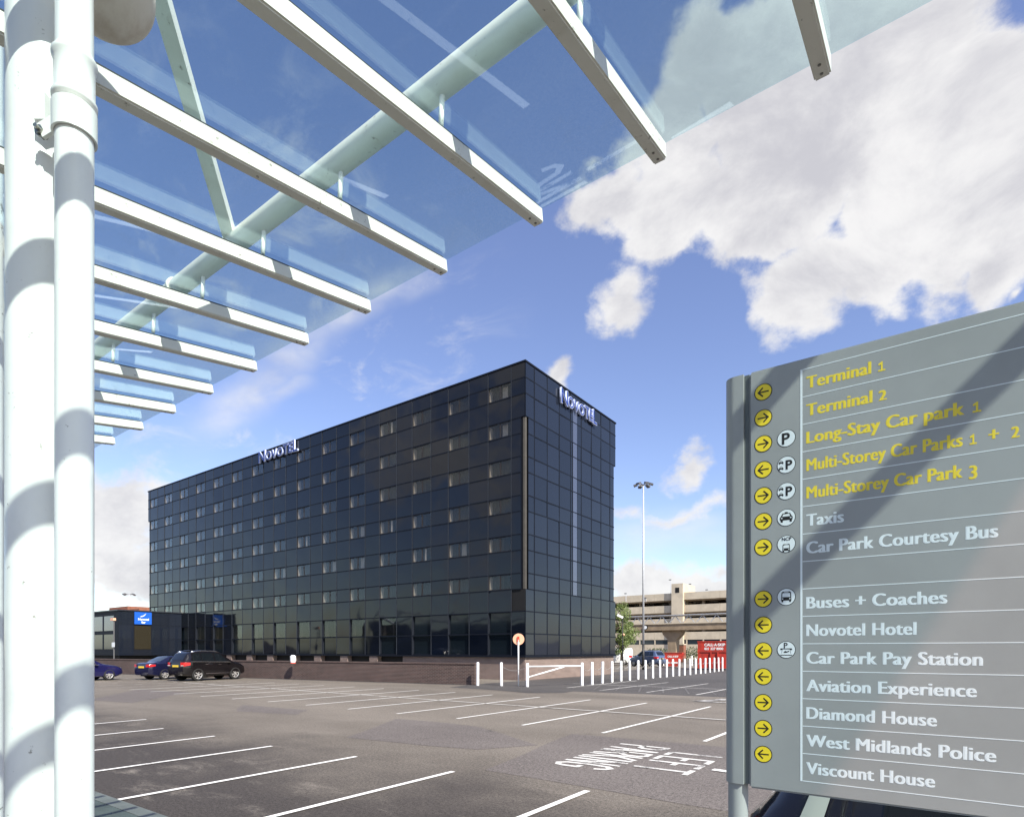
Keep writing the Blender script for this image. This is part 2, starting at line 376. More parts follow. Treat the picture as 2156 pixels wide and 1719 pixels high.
def join_meshes(name, meshes, m):
    bm = bmesh.new()
    for me in meshes: bm.from_mesh(me)
    out = bpy.data.meshes.new(name); bm.to_mesh(out); bm.free(); out.materials.append(MATS[m]); return out
FRONT = Matrix(((1,0,0,0),(0,0,-1,0),(0,1,0,0),(0,0,0,1)))       # text in a wall facing -Y
SIDE = Matrix(((0,0,1,0),(1,0,0,0),(0,1,0,0),(0,0,0,1)))         # text in a wall facing +X

# ------------------------------------------------------------------ ground
g = MB(); S = 3000
g.poly([(-S,-S,0),(S,-S,0),(S,S,0),(-S,S,0)])
struct(g.build('car_park_asphalt', 'asphalt'), 'brown grey worn asphalt of the car park')
def sheet(pts, z): return MB().poly([(p[0], p[1], z) for p in pts])
def wobble(pts, n=8, a=0.12):
    out = []
    for k in range(len(pts)):
        p, q = Vector(pts[k]), Vector(pts[(k+1) % len(pts)])
        for j in range(n):
            out.append(tuple(p.lerp(q, j/n)+Vector((random.uniform(-a, a), random.uniform(-a, a)))))
    return out
pp = [G(946.5,1445.7),G(1048.6,1452.5),G(1110,1458),G(1185,1458),G(1207,1454.6),G(1524,1466.7),G(1900,1476),(20,60,0),(-24,60,0),(-20,29,0),G(999,1440)]
struct(sheet([(p[0], p[1]) for p in pp], .004).build('old_asphalt', 'asphalt_dark'), 'darker old asphalt beyond the bollards')
for k, q in enumerate(([(-11.6,10.9),(-9.9,7.9),(-6.8,8.3),(-6.2,9.4),(-8.8,10.9)], [(-18.6,10.6),(-16.8,9.4),(-14.6,9.9),(-15.5,10.9)], [(-6.4,11.1),(-5.6,7.0),(-1,6.7),(0,11.4)], [(-30,12.2),(-25,8.4),(-22.5,8.8),(-26,12.4)])):
    struct(sheet(wobble(q, 3, .06), .0035).build('asphalt_patch', 'asphalt_patch'), 'smooth purplish repair patch in the asphalt')
struct(MB().box(-60, 2.66, 0, 30, 2.82, .12).build('kerb', 'kerb_stone'), 'kerb along the footway under the canopy')
struct(MB().box(-60, -9, 0, 30, 2.656, .116).build('footway', 'footway'), 'footway under the glass canopy')
Z = .012
def line(m, a, b, wd=.1, z=Z):
    wd *= .88
    a, b = Vector((a[0], a[1], 0)), Vector((b[0], b[1], 0)); d = (b-a).normalized(); n = Vector((-d.y, d.x, 0))*wd/2
    m.poly([(a-n).xy.to_3d()+Vector((0,0,z)), (b-n).xy.to_3d()+Vector((0,0,z)), (b+n).xy.to_3d()+Vector((0,0,z)), (a+n).xy.to_3d()+Vector((0,0,z))])
L = MB()
for x, y0, y1 in ((-3.66,3,6.70),(-5.85,3,6.6),(-8.0,2.97,6.57),(-10.15,2.9,6.36),(-12.3,2.9,6.4),(-14.44,2.9,6.33),(-16.7,2.9,6.9),(-19,2.9,6.5),(-21.1,2.9,6.5),(-1.5,3,6.7),(.6,3,6.7)): line(L, (x, y0), (x, y1))
struct(L.build('bay_line', 'road_paint'), 'white lines of the near row of bays')
L = MB()
for k in range(-1, 13): line(L, (-3.78-2.17*k, 11.66+random.uniform(-.1, .1)), (-3.78-2.17*k, 19.0+random.uniform(-.15, .15)), .1)
struct(L.build('bay_line', 'road_paint'), 'white lines of the double row of bays')
L = MB(); line(L, (-34, 15.95), (2, 15.45), .1, .018); struct(L.build('bay_divider_line', 'letter_paint'), 'long white line dividing the double row of bays')
L = MB(); line(L, (-60, 16.2), (-34, 15.95), .1, .018)
for k in range(13, 24): line(L, (-3.78-2.17*k, 11.9), (-3.78-2.17*k, 19.1), .1)
struct(L.build('bay_line', 'worn_paint'), 'worn bay lines at the far left of the car park')
L = MB()
for k, (a, b) in enumerate(((23.7, 31.6), (23.8, 32), (23.7, 31.8), (24.5, 32.5))): line(L, (-8.0-2.16*k, a), (-8.0-2.16*k, b), .1, .014)
for k in range(4): line(L, (-5.8+2.16*k, 23.7), (-5.8+2.16*k, 31.8), .1, .014)
line(L, (-16, 27.7), (-2, 27.6), .09, .017)
struct(L.build('bay_line', 'letter_paint'), 'white lines of the far bays by the bollards')
L = MB()
for k in range(9): line(L, (-15.2+1.1*k, 27.2), (-13.9+1.1*k, 24.0), .08, .0105)
struct(L.build('old_hatch_line', 'faint_paint'), 'faded diagonal hatching in the far bays')
L = MB(); a0, a1 = G(1080,1436.5), G(1224,1441.5)
line(L, G(808,1434.5), G(905,1436.5), .12, .013); line(L, G(716,1431), G(800,1434), .35, .013); line(L, G(742,1428.8), G(760,1431.5), .3, .0135)
line(L, G(1467,1476), G(1530,1472), .5, .014); line(L, G(1470,1476), G(1530,1479), .3, .015)
struct(L.build('painted_arrow', 'worn_paint'), 'worn painted arrow by the brick wall')
GL = {'P': [[(0,0),(0,1),(.6,1),(.85,.88),(.85,.62),(.6,.5),(0,.5)]], 'A': [[(0,0),(.45,1),(.9,0)],[(.2,.38),(.7,.38)]], 'R': [[(0,0),(0,1),(.6,1),(.85,.88),(.85,.64),(.6,.52),(0,.52)],[(.4,.52),(.85,0)]],
      'K': [[(0,0),(0,1)],[(.8,1),(.02,.42)],[(.25,.58),(.85,0)]], 'I': [[(0,0),(0,1)]], 'N': [[(0,0),(0,1),(.8,0),(.8,1)]], 'G': [[(.85,.80),(.7,.95),(.4,1),(.1,.88),(0,.5),(.1,.12),(.4,0),(.75,.06),(.85,.2),(.85,.45),(.5,.45)]],
      'L': [[(0,1),(0,0),(.7,0)]], 'E': [[(.75,1),(0,1),(0,0),(.75,0)],[(0,.52),(.55,.52)]], 'F': [[(0,0),(0,1),(.75,1)],[(0,.52),(.5,.52)]], 'T': [[(.42,0),(.42,1)],[(0,1),(.85,1)]]}
def road_text(txt, x0, x1, ya, yb, z):     # painted strokes of even width, read by somebody facing +X
    ws_ = [(.12 if c == 'I' else .85)+.38 for c in txt]; tot = sum(ws_)-.38; b = MB(); u0 = 0; n_ = 0
    for c, w_ in zip(txt, ws_):
        for pl_ in GL[c]:
            P = [Vector((x0+(x1-x0)*v, ya+(yb-ya)*(u0+u)/tot, 0)) for u, v in pl_]
            for p, q in zip(P, P[1:]):
                d = (q-p).normalized()*.03; line(b, p-d, q+d, .105, z+.0006*n_); n_ = (n_+1) % 5
        u0 += w_
    return struct(b.build('road_lettering', 'letter_paint'), 'white road lettering ' + txt)
road_text('PARKING', -4.97, -4.05, 10.45, 8.0, .010)
road_text('LEFT', -3.84, -3.0, 10.1, 8.40, .010)
L = MB(); line(L, (-2.78, 8.98), (-2.0, 8.9), .16, .016)
struct(L.build('painted_dash', 'road_paint'), 'short white dash beside the road lettering')

# ------------------------------------------------------------------ hotel
HX, HYF = -20.0, 28.97                 # corner seen by the camera
WID, DEP = 49.6, 12.0
hotel = thing('hotel', 'long dark glass hotel block with rows of small windows above the brick wall', 'hotel', (HX, HYF, 0))
MOD, W0, WW = 3.31, 1.01, 1.77
ZB = 1.49
low = [1.49, 2.79, 4.12, 5.45]
flo = [5.45+2.32*k for k in range(6)]
zl = low[:-1]
for z in flo: zl += [z, z+.95]
zl += [18.9]
xs = [0.0]
for k in range(15): xs += [W0+MOD*k, W0+MOD*k+WW]
xs += [WID]
RD = .38
frame = MB(); clad = MB(); cladm = MB(); blackp = MB()
def notch(z0, z1): return z0 >= 5.4 and z1 <= 15.7
def panel(mb, u0, u1, z0, z1, face):
    w_, h_ = u1-u0, z1-z0; e = .03
    dv = [random.uniform(-.0055, .0055)*max(w_, .8) for _ in range(2)]; bow = random.uniform(.000, .004)
    n = 1; p = []
    for (u, z, su, sz) in ((u0+e, z0+e, -1, -1), (u1-e, z0+e, 1, -1), (u1-e, z1-e, 1, 1), (u0+e, z1-e, -1, 1)):
        off = -.016 + su*dv[0] + sz*dv[1]
        p.append((-u, off, z) if face == 'f' else (-off, u, z))
    if face == 'f': p = p[::-1]
    mb.poly(p); mb.tone.append(random.random()**2)
for i in range(len(xs)-1):
    for j in range(len(zl)-1):
        u0, u1, z0, z1 = xs[i], xs[i+1], zl[j], zl[j+1]
        win = (i % 2 == 1) and i < 30
        if win and j in (1,): continue                    # ground floor windows
        if win and j in (0,): continue
        if win and j >= 3 and (j-3) % 2 == 0 and j < 15: continue   # bedroom windows
        if i == 0 and j == 2:
            blackp.box(-u1+.02, .02, z0+.02, -u0-.02, .3, z1-.02); continue
        if notch(z0, z1):
            if i == 0: u0 = .28
            if i == len(xs)-2: u1 -= .28
        frame.box(-u1, 0, z0, -u0, RD, z1); panel(clad, u0, u1, z0, z1, 'f')
# right-hand side face
ys = [0, .95]+[.95+1.443*k for k in range(1, 8)]+[DEP]
for i in range(len(ys)-1):
    for j in range(len(zl)-1):
        v0, v1, z0, z1 = ys[i], ys[i+1], zl[j], zl[j+1]
        if notch(z0, z1):
            if i == 0: v0 = .28
            if i == len(ys)-2: v1 -= .28
        a = v0 if i else max(v0, RD+.002)
        frame.box(-RD, a, z0, 0, v1, z1)
        if i == 4 and notch(z0, z1):
            panel(cladm, v0, v0+.22, z0, z1, 's'); panel(cladm, v0+.88, v1, z0, z1, 's'); panel(cladm, v0+.22, v0+.26, z0, z1, 's')
        else: panel(cladm, v0, v1, z0, z1, 's')
frame.build('facade_frame', 'frame_dark', hotel)
clad.build('front_cladding', 'clad_front', hotel)
cladm.build('side_cladding', 'clad_side', hotel)
blackp.build('black_panel', 'black', hotel)
sp = MB()
for j in range(3, 14): sp.box(.018, ys[4]+.30, zl[j]+.03, .03, ys[4]+.84, zl[j+1]-.03)
sp.build('stair_window', 'strip_pane', hotel, label='pale vertical strip window on the narrow face')
core = MB(); core.box(-WID, RD+.02, 0.0, -RD-.02, DEP, 18.6); core.build('core_wall', 'black', hotel)
rf = MB(); rf.box(-WID-.05, -.06, 18.902, .06, DEP+.05, 19.0); rf.build('roof', 'frame_dark', hotel)
# thin mullions proud of the glass
mu = MB()
for u in xs[1:-1]: mu.box(-u-.014, -.045, ZB, -u+.014, -.002, 18.9)
mu.build('mullion', 'mullion_metal', hotel)
mu = MB()
for z in zl[1:-1]:
    if z > 16 or z < 5.4: mu.box(-WID, -.03, z-.035, 0, -.003, z+.035); mu.box(.003, 0, z-.035, .03, DEP, z+.035)
    else: mu.box(-WID+.28, -.03, z-.035, -.28, -.003, z+.035); mu.box(.003, .28, z-.035, .03, DEP-.28, z+.035)
for v in ys[1:-1]: mu.box(.003, v-.03, ZB, .035, v+.03, 18.9)
mu.build('transom', 'frame_dark', hotel)
cc = MB(); cc.lathe([(.0, 5.45), (.14, 5.45), (.14, 15.66), (0, 15.66)], (-.15, .15, 0), 8)
for z in (6.9, 8.7, 11.0, 13.27): cc.lathe([(.141, z), (.147, z+.01), (.147, z+.04), (.141, z+.05)], (-.15, .15, 0), 8)
cc.build('corner_column', 'corner_column', hotel)
pl = MB(); pl.box(-10.45, .10, 0, -.10, .36, ZB-.12); pl.box(-.40, .362, 0, -.10, DEP-.1, ZB-.12)
pl.build('plinth', 'brick_plinth', hotel)
so_ = MB(); so_.box(-WID+.1, -.05, ZB-.118, .05, .37, ZB-.002); so_.box(-.37, .372, ZB-.118, .05, DEP, ZB-.002); so_.build('base_trim', 'frame_dark', hotel)
for px in (380, 440, 482, 524.5, 568.6, 617, 668.5, 724, 786):
    q = (px-CX)/FD; t = (.79-35.2*q)/(.810+.5864*q)
    MB().box(-t-.42, -.0, 0, -t+.42, .5, ZB-.12).build('pier', 'brick_plinth', hotel)
# bedroom windows
fr = MB(); H_ = .95
fr.box(0, 0, 0, WW, .05, .07); fr.box(0, 0, H_-.06, WW, .05, H_); fr.box(0, 0, .07, .06, .05, H_-.06); fr.box(WW-.06, 0, .07, WW, .05, H_-.06); fr.box(WW*.52-.035, -.005, .07, WW*.52+.035, .05, H_-.06)
f_me = fr.mesh('window', 'bronze_frame')
gl = MB(); gl.box(.06, .02, .07, WW*.52-.035, .026, H_-.06); gl.box(WW*.52+.035, .02, .07, WW-.06, .026, H_-.06)
g_me = gl.mesh('pane', 'window_glass')
rv = MB(); rv.box(.004, .052, .01, .059, RD, H_-.01); r_me = rv.mesh('reveal', 'reveal')
rv = MB(); rv.box(.06, .052, .01, WW-.005, RD, .06); rv.box(.06, .052, H_-.05, WW-.005, RD, H_-.01); rv.box(WW-.055, .052, .06, WW-.005, RD, H_-.05)
r2_me = rv.mesh('dark_reveal', 'bronze_frame')  # sill, head and right reveal shaded by colour so sunlit jamb stands out
def cur(x0, x1, m='curtain', y=.36):
    c = MB(); n = int((x1-x0)/.045)+1; yy = [y-.018*math.sin(k*1.9)-.012*math.sin(k*.7) for k in range(n+1)]
    for k in range(n):
        a, b = x0+(x1-x0)*k/n, x0+(x1-x0)*(k+1)/n
        c.poly([(a, yy[k], .06), (b, yy[k+1], .06), (b, yy[k+1], H_-.05), (a, yy[k], H_-.05)])
        c.poly([(a, yy[k]+.01, .06), (b, yy[k+1]+.01, .06), (b, yy[k+1]+.01, H_-.05), (a, yy[k]+.01, H_-.05)])
    return c.mesh('curtain', m)
c_full = cur(.05, WW-.055); c_gap = cur(.05, WW*.55); c_two = cur(.05, WW*.60); c_edge = cur(WW*.60, WW*.70, 'curtain_white', .12); c_half = cur(WW*.5, WW*.72, 'curtain_white', .30)
special = {(3,5):'open', (3,2):'open', (1,5):'x', (2,2):'gap', (4,2):'half', (2,1):'open', (5,2):'x', (6,2):'open', (8,2):'half', (5,0):'x', (13,5):'open', (10,3):'half', (7,1):'half', (8,0):'half', (9,0):'open', (3,3):'x'}
for k in range(15):
    for j, z in enumerate(flo):
        wdo = link('window', f_me, hotel, loc=(-(W0+MOD*k+WW), .0, z))
        link('pane', g_me, wdo); link('reveal', r_me, wdo); link('dark_reveal', r2_me, wdo)
        s_ = special.get((k, j)) or ('full' if random.random() < .8 else random.choice(('gap', 'half')))
        if s_ in ('full', 'x'): link('curtain', c_full, wdo)
        elif s_ == 'gap': link('curtain', c_gap, wdo)
        elif s_ == 'half': link('curtain', c_gap, wdo); link('curtain', c_half, wdo)
        else:
            link('curtain', c_two, wdo); link('curtain', c_edge, wdo); wdo['label'] = 'window pushed open with a bright curtain edge'
# ground floor windows: set back behind the cladding
fr = MB(); H2 = 1.33
fr.box(0, .0, 0, .05, .05, H2); fr.box(WW-.05, 0, 0, WW, .05, H2); fr.box(.05, 0, 0, WW-.05, .05, .05); fr.box(.05, 0, H2-.05, WW-.05, .05, H2)
t_me = fr.mesh('ground_floor_window', 'frame_dark')
gl = MB(); gl.box(.05, .08, .05, WW-.05, .086, H2-.05); p_me = gl.mesh('pane', 'window_glass')
bk = MB(); bk.box(.05, .10, .05, WW-.05, .11, H2-.05); d_me = bk.mesh('pane', 'dark_pane')
rv = MB(); rv.box(.0, .052, .05, .045, .37, H2-.05); l_me = rv.mesh('reveal', 'mullion_metal')
c2 = MB(); c2.box(.05, .30, .05, .33, .33, H2-.05); c2.box(WW*.6, .30, .05, WW*.68, .33, H2-.05); cu_me = c2.mesh('curtain', 'curtain')
for k in range(15):
    for j, z in enumerate((1.49, 2.79)):
        wdo = link('ground_floor_window', t_me, hotel, loc=(-(W0+MOD*k+WW), 0, z)); link('reveal', l_me, wdo)
        if j == 1 and k >= 3 and k < 12: link('pane', p_me, wdo); link('curtain', cu_me, wdo)
        else: link('pane', d_me, wdo)
# roof lettering: tall N, small caps
def logo(M, parent, w_, lab):
    root = None; xcur = 0; tot = 0; parts = []
    spec_ = [('N', 1.0, 0), ('O', .72, .05), ('V', .72, .05), ('O', .72, .05), ('T', .82, .04), ('E', .82, .04), ('L', 1.0, 0)]
    for ch, s_, dz in spec_:
        me = text_mesh(ch, 1.38*s_, .05, .03); wd = max(v.co.x for v in me.vertices); parts.append((ch, s_, dz, wd)); tot += wd+.05; bpy.data.meshes.remove(me)
    kx = w_/tot
    for ch, s_, dz, wd in parts:
        a = text_mesh(ch, 1.38*s_, .06, .034); b = text_mesh(ch, 1.38*s_, .075, .004)
        xb0 = .04*kx
        T1 = M @ Matrix.Translation((xcur*kx, dz, .15)) @ Matrix.Diagonal((kx, 1, 1, 1)); T2 = M @ Matrix.Translation((xcur*kx+xb0*.75, dz, .15)) @ Matrix.Diagonal((kx*.985, 1, 1, 1))
        o = link('sign_letter', place(a, T1, 'logo_edge'), parent); link('letter_face', place(b, T2, 'logo_blue'), o)
        xcur += wd+.05
logo(Matrix.Translation((-27.9, -.02, 17.98)) @ FRONT, hotel, 5.7, '')
logo(Matrix.Translation((.02, 3.75, 17.72)) @ SIDE, hotel, 4.9, '')

# annex wing
AX = -42.1
annex = thing('hotel_annex', 'low dark wing projecting from the hotel with a blue sign on its side', 'annex', (HX+AX, HYF, 0))
m_ = MB(); p_ = MB(); yy = [-5.7, -4.4, -2.85, -1.2, -.02]; zz = [1.3, 2.9, 4.2, 5.5]
for i in range(4):
    for j in range(3):
        if i == 1 and j < 2: continue
        a, b = yy[i], yy[i+1]; p_.poly([(.012, a+.02, zz[j]+.02), (.012+random.uniform(-.004, .004), b-.02, zz[j]+.02), (.012, b-.02, zz[j+1]-.02), (.012+random.uniform(-.004, .004), a+.02, zz[j+1]-.02)]); p_.tone.append(random.random())
m_.box(-14, -5.7, 1.3, 0, 0-.02, 5.5); m_.build('wall', 'frame_dark', annex); p_.build('side_cladding', 'clad_side', annex)
MB().box(-14.1, -5.8, 5.502, .1, -.02, 5.6).build('roof', 'mullion_metal', annex)
wn = MB(); wn.box(.0, -4.35, 1.9, .03, -2.9, 4.15); wn.build('window', 'brown_glass', annex, label='brown tinted window below the blue sign')
for i in range(5):
    for j in range(2):
        MB().box(-13.6+2.6*i, -5.72, 1.9+1.75*j, -11.4+2.6*i, -5.69, 3.3+1.75*j).build('front_window', 'strip_pane' if j else 'terminal_glass', annex)
MB().box(-13.9, -5.4, 0, -.5, -.5, 1.29).build('plinth', 'black', annex)
bs = thing('hotel_sign', 'bright blue rectangular sign with a white bird on the annex wall', 'sign', (HX+AX+.04, HYF-4.38, 4.28))
MB().box(0, 0, 0, .1, 1.5, 1.16).build('panel', 'panel_blue', bs)
MB().prism([(.45,.72),(.62,.80),(.80,.86),(.92,.98),(1.0,1.05),(.93,.92),(.88,.84),(.72,.74),(.58,.70)], -.112, -.104, Matrix(((0,-1,0,0),(1,0,0,0),(0,0,1,0),(0,0,0,1)))).build('emblem', 'sign_white', bs)
link('lettering', place(text_mesh('Novotel', .30, .004, .008, .95), Matrix.Translation((.108, .30, .38)) @ SIDE, 'sign_white'), bs)
link('lettering', place(text_mesh('Bar', .26, .004, .008, .36), Matrix.Translation((.108, .60, .10)) @ SIDE, 'sign_white'), bs)

# retaining wall in front
W1 = G(999.5, 1441); d_ = ray(-1336, HY).normalized(); d_.z = 0; d_.normalize()
rz = math.atan2(d_.y, d_.x)
bw = thing('brick_wall', 'long low brown brick wall running in front of the dark hotel', 'wall', W1, rz)
MB().box(0, -.3, 0, 62, 0, 1.05).build('wall', 'brick_wall', bw); MB().box(-.02, -.33, 1.052, 62, .03, 1.14).build('coping', 'brick_wall', bw)
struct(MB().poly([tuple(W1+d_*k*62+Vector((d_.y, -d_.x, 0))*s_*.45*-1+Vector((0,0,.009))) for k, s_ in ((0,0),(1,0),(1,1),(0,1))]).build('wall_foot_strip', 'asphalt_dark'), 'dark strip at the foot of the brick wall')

# ------------------------------------------------------------------ glass canopy (camera stands under it)
U = 0.43                                   # rafter spacing module in metres: every canopy size is a multiple of it
YE = 3.9*U; SL = .155; SX = .0128
def cz(x, y): return HC + 3.34*U - SL*(YE-y) + SX*(x+2.5*U)          # underside of the rafters
can = thing('glass_canopy', 'white steel and glass canopy sloping up overhead with its column and downpipe', 'canopy', (0,0,0))
step = .2565*YE; YR = -2.2*U
raf = []
EX = lambda y: 3.43*U-1.38*(y-1.77*U)          # the glass ends on a raking line to the right
for k in range(-3, 17):
    x = -.1337*YE-.045*U - step*k
    raf.append(x)
    YT = min(YE, 1.77*U+(3.43*U-x)/1.38-.05*U)
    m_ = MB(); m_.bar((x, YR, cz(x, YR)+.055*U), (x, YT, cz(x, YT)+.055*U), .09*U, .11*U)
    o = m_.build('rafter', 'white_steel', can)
    b_ = bmesh.new(); b_.from_mesh(o.data); bmesh.ops.bevel(b_, geom=b_.edges, offset=.004, segments=2, affect='EDGES'); b_.to_mesh(o.data); b_.free()
    MB().bar((x, YR, cz(x, YR)+.118*U), (x, YT-.04*U, cz(x, YT-.04*U)+.118*U), .06*U, .014*U).build('gasket', 'gasket', o)
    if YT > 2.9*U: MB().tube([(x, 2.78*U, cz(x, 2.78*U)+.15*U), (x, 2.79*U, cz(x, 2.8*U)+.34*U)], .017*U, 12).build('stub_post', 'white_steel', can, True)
    sc_ = MB()
    for yy_ in (YT-.04*U, YT-.12*U, 1.2*U, .4*U): sc_.lathe([(0, -.003), (.004, -.002), (.004, .001)], (x, yy_, cz(x, yy_)), 8)
    sc_.build('screws', 'bolt_steel', o)
for k in range(-1, len(raf)-1):
    gy = YE+.035*U; ya = YR; m_ = MB(); v = []
    if k < 0: xa = raf[0]; out = [(xa+.003, ya), (EX(ya), ya), (xa+.003, 1.77*U+(3.43*U-xa)/1.38)]
    else:
        xa, xb = raf[k]-.003, raf[k+1]+.003; e0, e1_ = 1.77*U+(3.43*U-xa)/1.38, 1.77*U+(3.43*U-xb)/1.38
        out = [(xa, ya), (xb, ya), (xb, min(gy, e1_))]
        if e1_ > gy > e0: out.append((EX(gy), gy))
        out.append((xa, min(gy, e0)))
    n = len(out)
    for z in (.136*U, .136*U+.004): v += [(x_, y_, cz(x_, y_)+z) for x_, y_ in out]
    m_.v = v; m_.f = [tuple(range(n)), tuple(range(2*n-1, n-1, -1))]+[(q_, n+q_, n+(q_+1) % n, (q_+1) % n) for q_ in range(n)]
    o = m_.build('glass_panel', 'canopy_glass', can)
TZ = lambda x: HC+3.61*U+SX*(x+2.5*U)
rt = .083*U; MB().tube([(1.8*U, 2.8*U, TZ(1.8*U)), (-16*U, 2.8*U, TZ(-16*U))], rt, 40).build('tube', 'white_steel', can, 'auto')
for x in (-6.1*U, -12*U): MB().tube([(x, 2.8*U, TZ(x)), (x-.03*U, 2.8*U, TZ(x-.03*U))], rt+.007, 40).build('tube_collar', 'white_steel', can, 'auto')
colc = Vector((-3.06*U, .866*U, 0)); CR = .125*U; COLH = HC+4.5*U
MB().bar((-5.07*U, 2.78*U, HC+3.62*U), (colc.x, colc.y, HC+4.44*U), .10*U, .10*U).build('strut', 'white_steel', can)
MB().lathe([(CR, .115), (CR, COLH), (0, COLH+.02)], tuple(colc), 64).build('column', 'column_white', can, 'auto')
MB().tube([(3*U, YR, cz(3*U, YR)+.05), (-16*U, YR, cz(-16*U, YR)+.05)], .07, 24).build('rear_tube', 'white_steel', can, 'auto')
d0 = ray(-40, HY)                           # further column whose edge shows at the far left
MB().lathe([(CR, .115), (CR, COLH)], (d0.x*4.2*U, d0.y*4.2*U, 0), 48).build('column', 'column_white', can, 'auto')
# downpipe
PD = 2.33*U; pd = ray(157, HY)*PD; PC = Vector((pd.x, pd.y, 0)); pr = .0640*U; e1 = .0100*U
def pz(py): return HC+(HY-py)/FD*(PD-.04*U)
pipe = MB().lathe([(pr, .115), (pr, pz(232))], tuple(PC), 64).build('downpipe', 'column_white', can, 'auto')
prof = [(pr, pz(236)), (pr+.3*e1, pz(222)), (pr+.3*e1, pz(205)), (pr+1.1*e1, pz(202)), (pr+1.2*e1, pz(193)), (pr+.4*e1, pz(186)), (pr+.4*e1, pz(118)), (pr+1.1*e1, pz(112)), (pr+1.2*e1, pz(104)), (pr+.4*e1, pz(98)), (pr-.1*e1, pz(90)), (pr-.2*e1, pz(-60))]
MB().lathe(prof, tuple(PC), 64).build('pipe_socket', 'column_white', pipe, True)
cl_ = MB().lathe([(pr+.2*e1, pz(272)), (pr+1.1*e1, pz(272)), (pr+1.1*e1, pz(212)), (pr+.2*e1, pz(212))], tuple(PC), 64)
tocol = (colc-PC); tocol.z = 0; tocol.normalize(); lft = Vector((-RX, -RY, 0))
a_ = PC+lft*(pr+.4*e1); b_ = PC+lft*(pr+.064*U)+tocol*.012*U
clo = cl_.build('pipe_clamp', 'column_white', pipe, 'auto')
zc = (pz(272)+pz(212))/2
MB().bar(a_+Vector((0,0,zc+.01*U)), b_+Vector((0,0,zc-.025*U)), .014*U, .06*U).build('clamp_lug', 'column_white', clo)
bl = MB(); bc = b_+Vector((0,0,zc-.022*U)); dirb = -Vector((FX, FY, 0))
bl.tube([bc-dirb*.024*U, bc+dirb*.014*U], .017*U, 6); bl.tube([bc+dirb*.014*U, bc+dirb*.030*U], .008*U, 12); bl.tube([bc-dirb*.001, bc+dirb*.002], .022*U, 20); bl.build('bolt', 'bolt_steel', clo)
k1 = PC+lft*.096*U; MB().box(-.022*U, -.024*U, pz(226), .022*U, .024*U, pz(168), Matrix.Translation(k1+tocol*.06*U) @ Matrix.Rotation(TH, 4, 'Z')).build('pipe_bracket', 'column_white', pipe)
# dirty cast outlet bowl that the pipe drains
DB = 2.55*U; RB = .20*U; bc_ = ray(214, HY)*DB; bc_ = Vector((bc_.x, bc_.y, 0)); ZC = HC+(HY+38)/FD*DB
bp = [(RB*math.sin(a), ZC-RB*.92*math.cos(a)) for a in [math.pi/2*k/16 for k in range(17)]]+[(RB, ZC+.1*U), (RB*1.04, ZC+.11*U), (RB*1.04, ZC+.16*U), (RB*.98, ZC+.17*U), (RB*.98, ZC+.5*U)]
bo = MB().lathe(bp, tuple(bc_), 72)
bo.build('outlet_bowl', 'dirty_steel', can, True)
# ------------------------------------------------------------------ direction sign
YS = 3.0*U; J = YS/2.55               # sign stands 1.3 m away
def sgn(px, py):
    d = ray(px, py); t = YS/d.y; return (d.x*t, HC+d.z*t)
rowh = .10717*J
zline = lambda n: (sgn(1690, 778.2)[1]) - rowh*n
xl = sgn(1690, 1000)[0]; xL = sgn(1577, 1000)[0]; xR = 1.0*J
ztop = zline(0)+.045*J; zbot = zline(15)-.055*J
sg = thing('direction_sign', 'tall grey airport direction sign with yellow arrow discs and white lettering', 'sign', (0, 0, 0))
pan = MB(); pan.box(xL, YS, zbot, xR, YS+.05*J, ztop)
o = pan.build('board', 'sign_grey', sg)
bmx = bmesh.new(); bmx.from_mesh(o.data); bmesh.ops.bevel(bmx, geom=bmx.edges, offset=.004, segments=2, affect='EDGES'); bmx.to_mesh(o.data); bmx.free()
# rounded post cover at the left edge and the pole below
def cover(x0, x1, sgnx):
    pts = []
    n = 14; R_ = .045*J; TK = .10*J
    xo = x0 if sgnx < 0 else x1; xi = x1 if sgnx < 0 else x0
    pts = [(xi, YS-.002), (xi, YS+TK)]
    for k in range(n+1):
        a = math.pi/2*k/n; pts.append((xo-sgnx*(R_-R_*math.sin(a)), YS+TK-R_+R_*math.cos(a)))
    for k in range(n+1):
        a = math.pi/2*k/n; pts.append((xo-sgnx*(R_-R_*math.cos(a)), YS-.002+R_-R_*math.sin(a)))
    return pts
xc0, xc1 = sgn(1524, 1000)[0], sgn(1568, 1000)[0]-.002
pc_ = cover(xc0, xc1, -1); m_ = MB(); n = len(pc_)
for z in (zbot+.012*J, ztop-.004*J): m_.v += [(p[0], p[1], z) for p in pc_]
m_.f = [tuple(range(n))[::-1], tuple(range(n, 2*n))]+[(k, (k+1) % n, n+(k+1) % n, n+k) for k in range(n)]
m_.build('post_cover', 'sign_grey', sg, 'auto')
MB().box(xc1+.0005, YS+.008*J, zbot+.014*J, xL-.0005, YS+.048*J, ztop-.006*J).build('seam_strip', 'seam_grey', sg)
pcx = (xc0+xc1)/2+.006*J
MB().tube([(pcx, YS+.045*J, .11), (pcx, YS+.045*J, zbot+.03)], .040*J, 32).build('post', 'sign_grey', sg, 'auto')
MB().box(xR+.002, YS-.002, zbot, xR+.12*J, YS+.1*J, ztop).build('post_cover', 'sign_grey', sg)
MB().tube([(xR+.06*J, YS+.045*J, .11), (xR+.06*J, YS+.045*J, zbot-.001)], .04*J, 32).build('post', 'sign_grey', sg, 'auto')
YF = YS-.0002
ln_ = MB()
for n in range(16): ln_.box(xl, YF-.0001, zline(n)-.0015*J, xR-.05, YS+.001, zline(n)+.0015*J)
ln_.box(xl-.0085*J, YF-.0001, zline(15)-.0016*J, xl-.001*J, YS+.001, zline(0)+.0016*J)
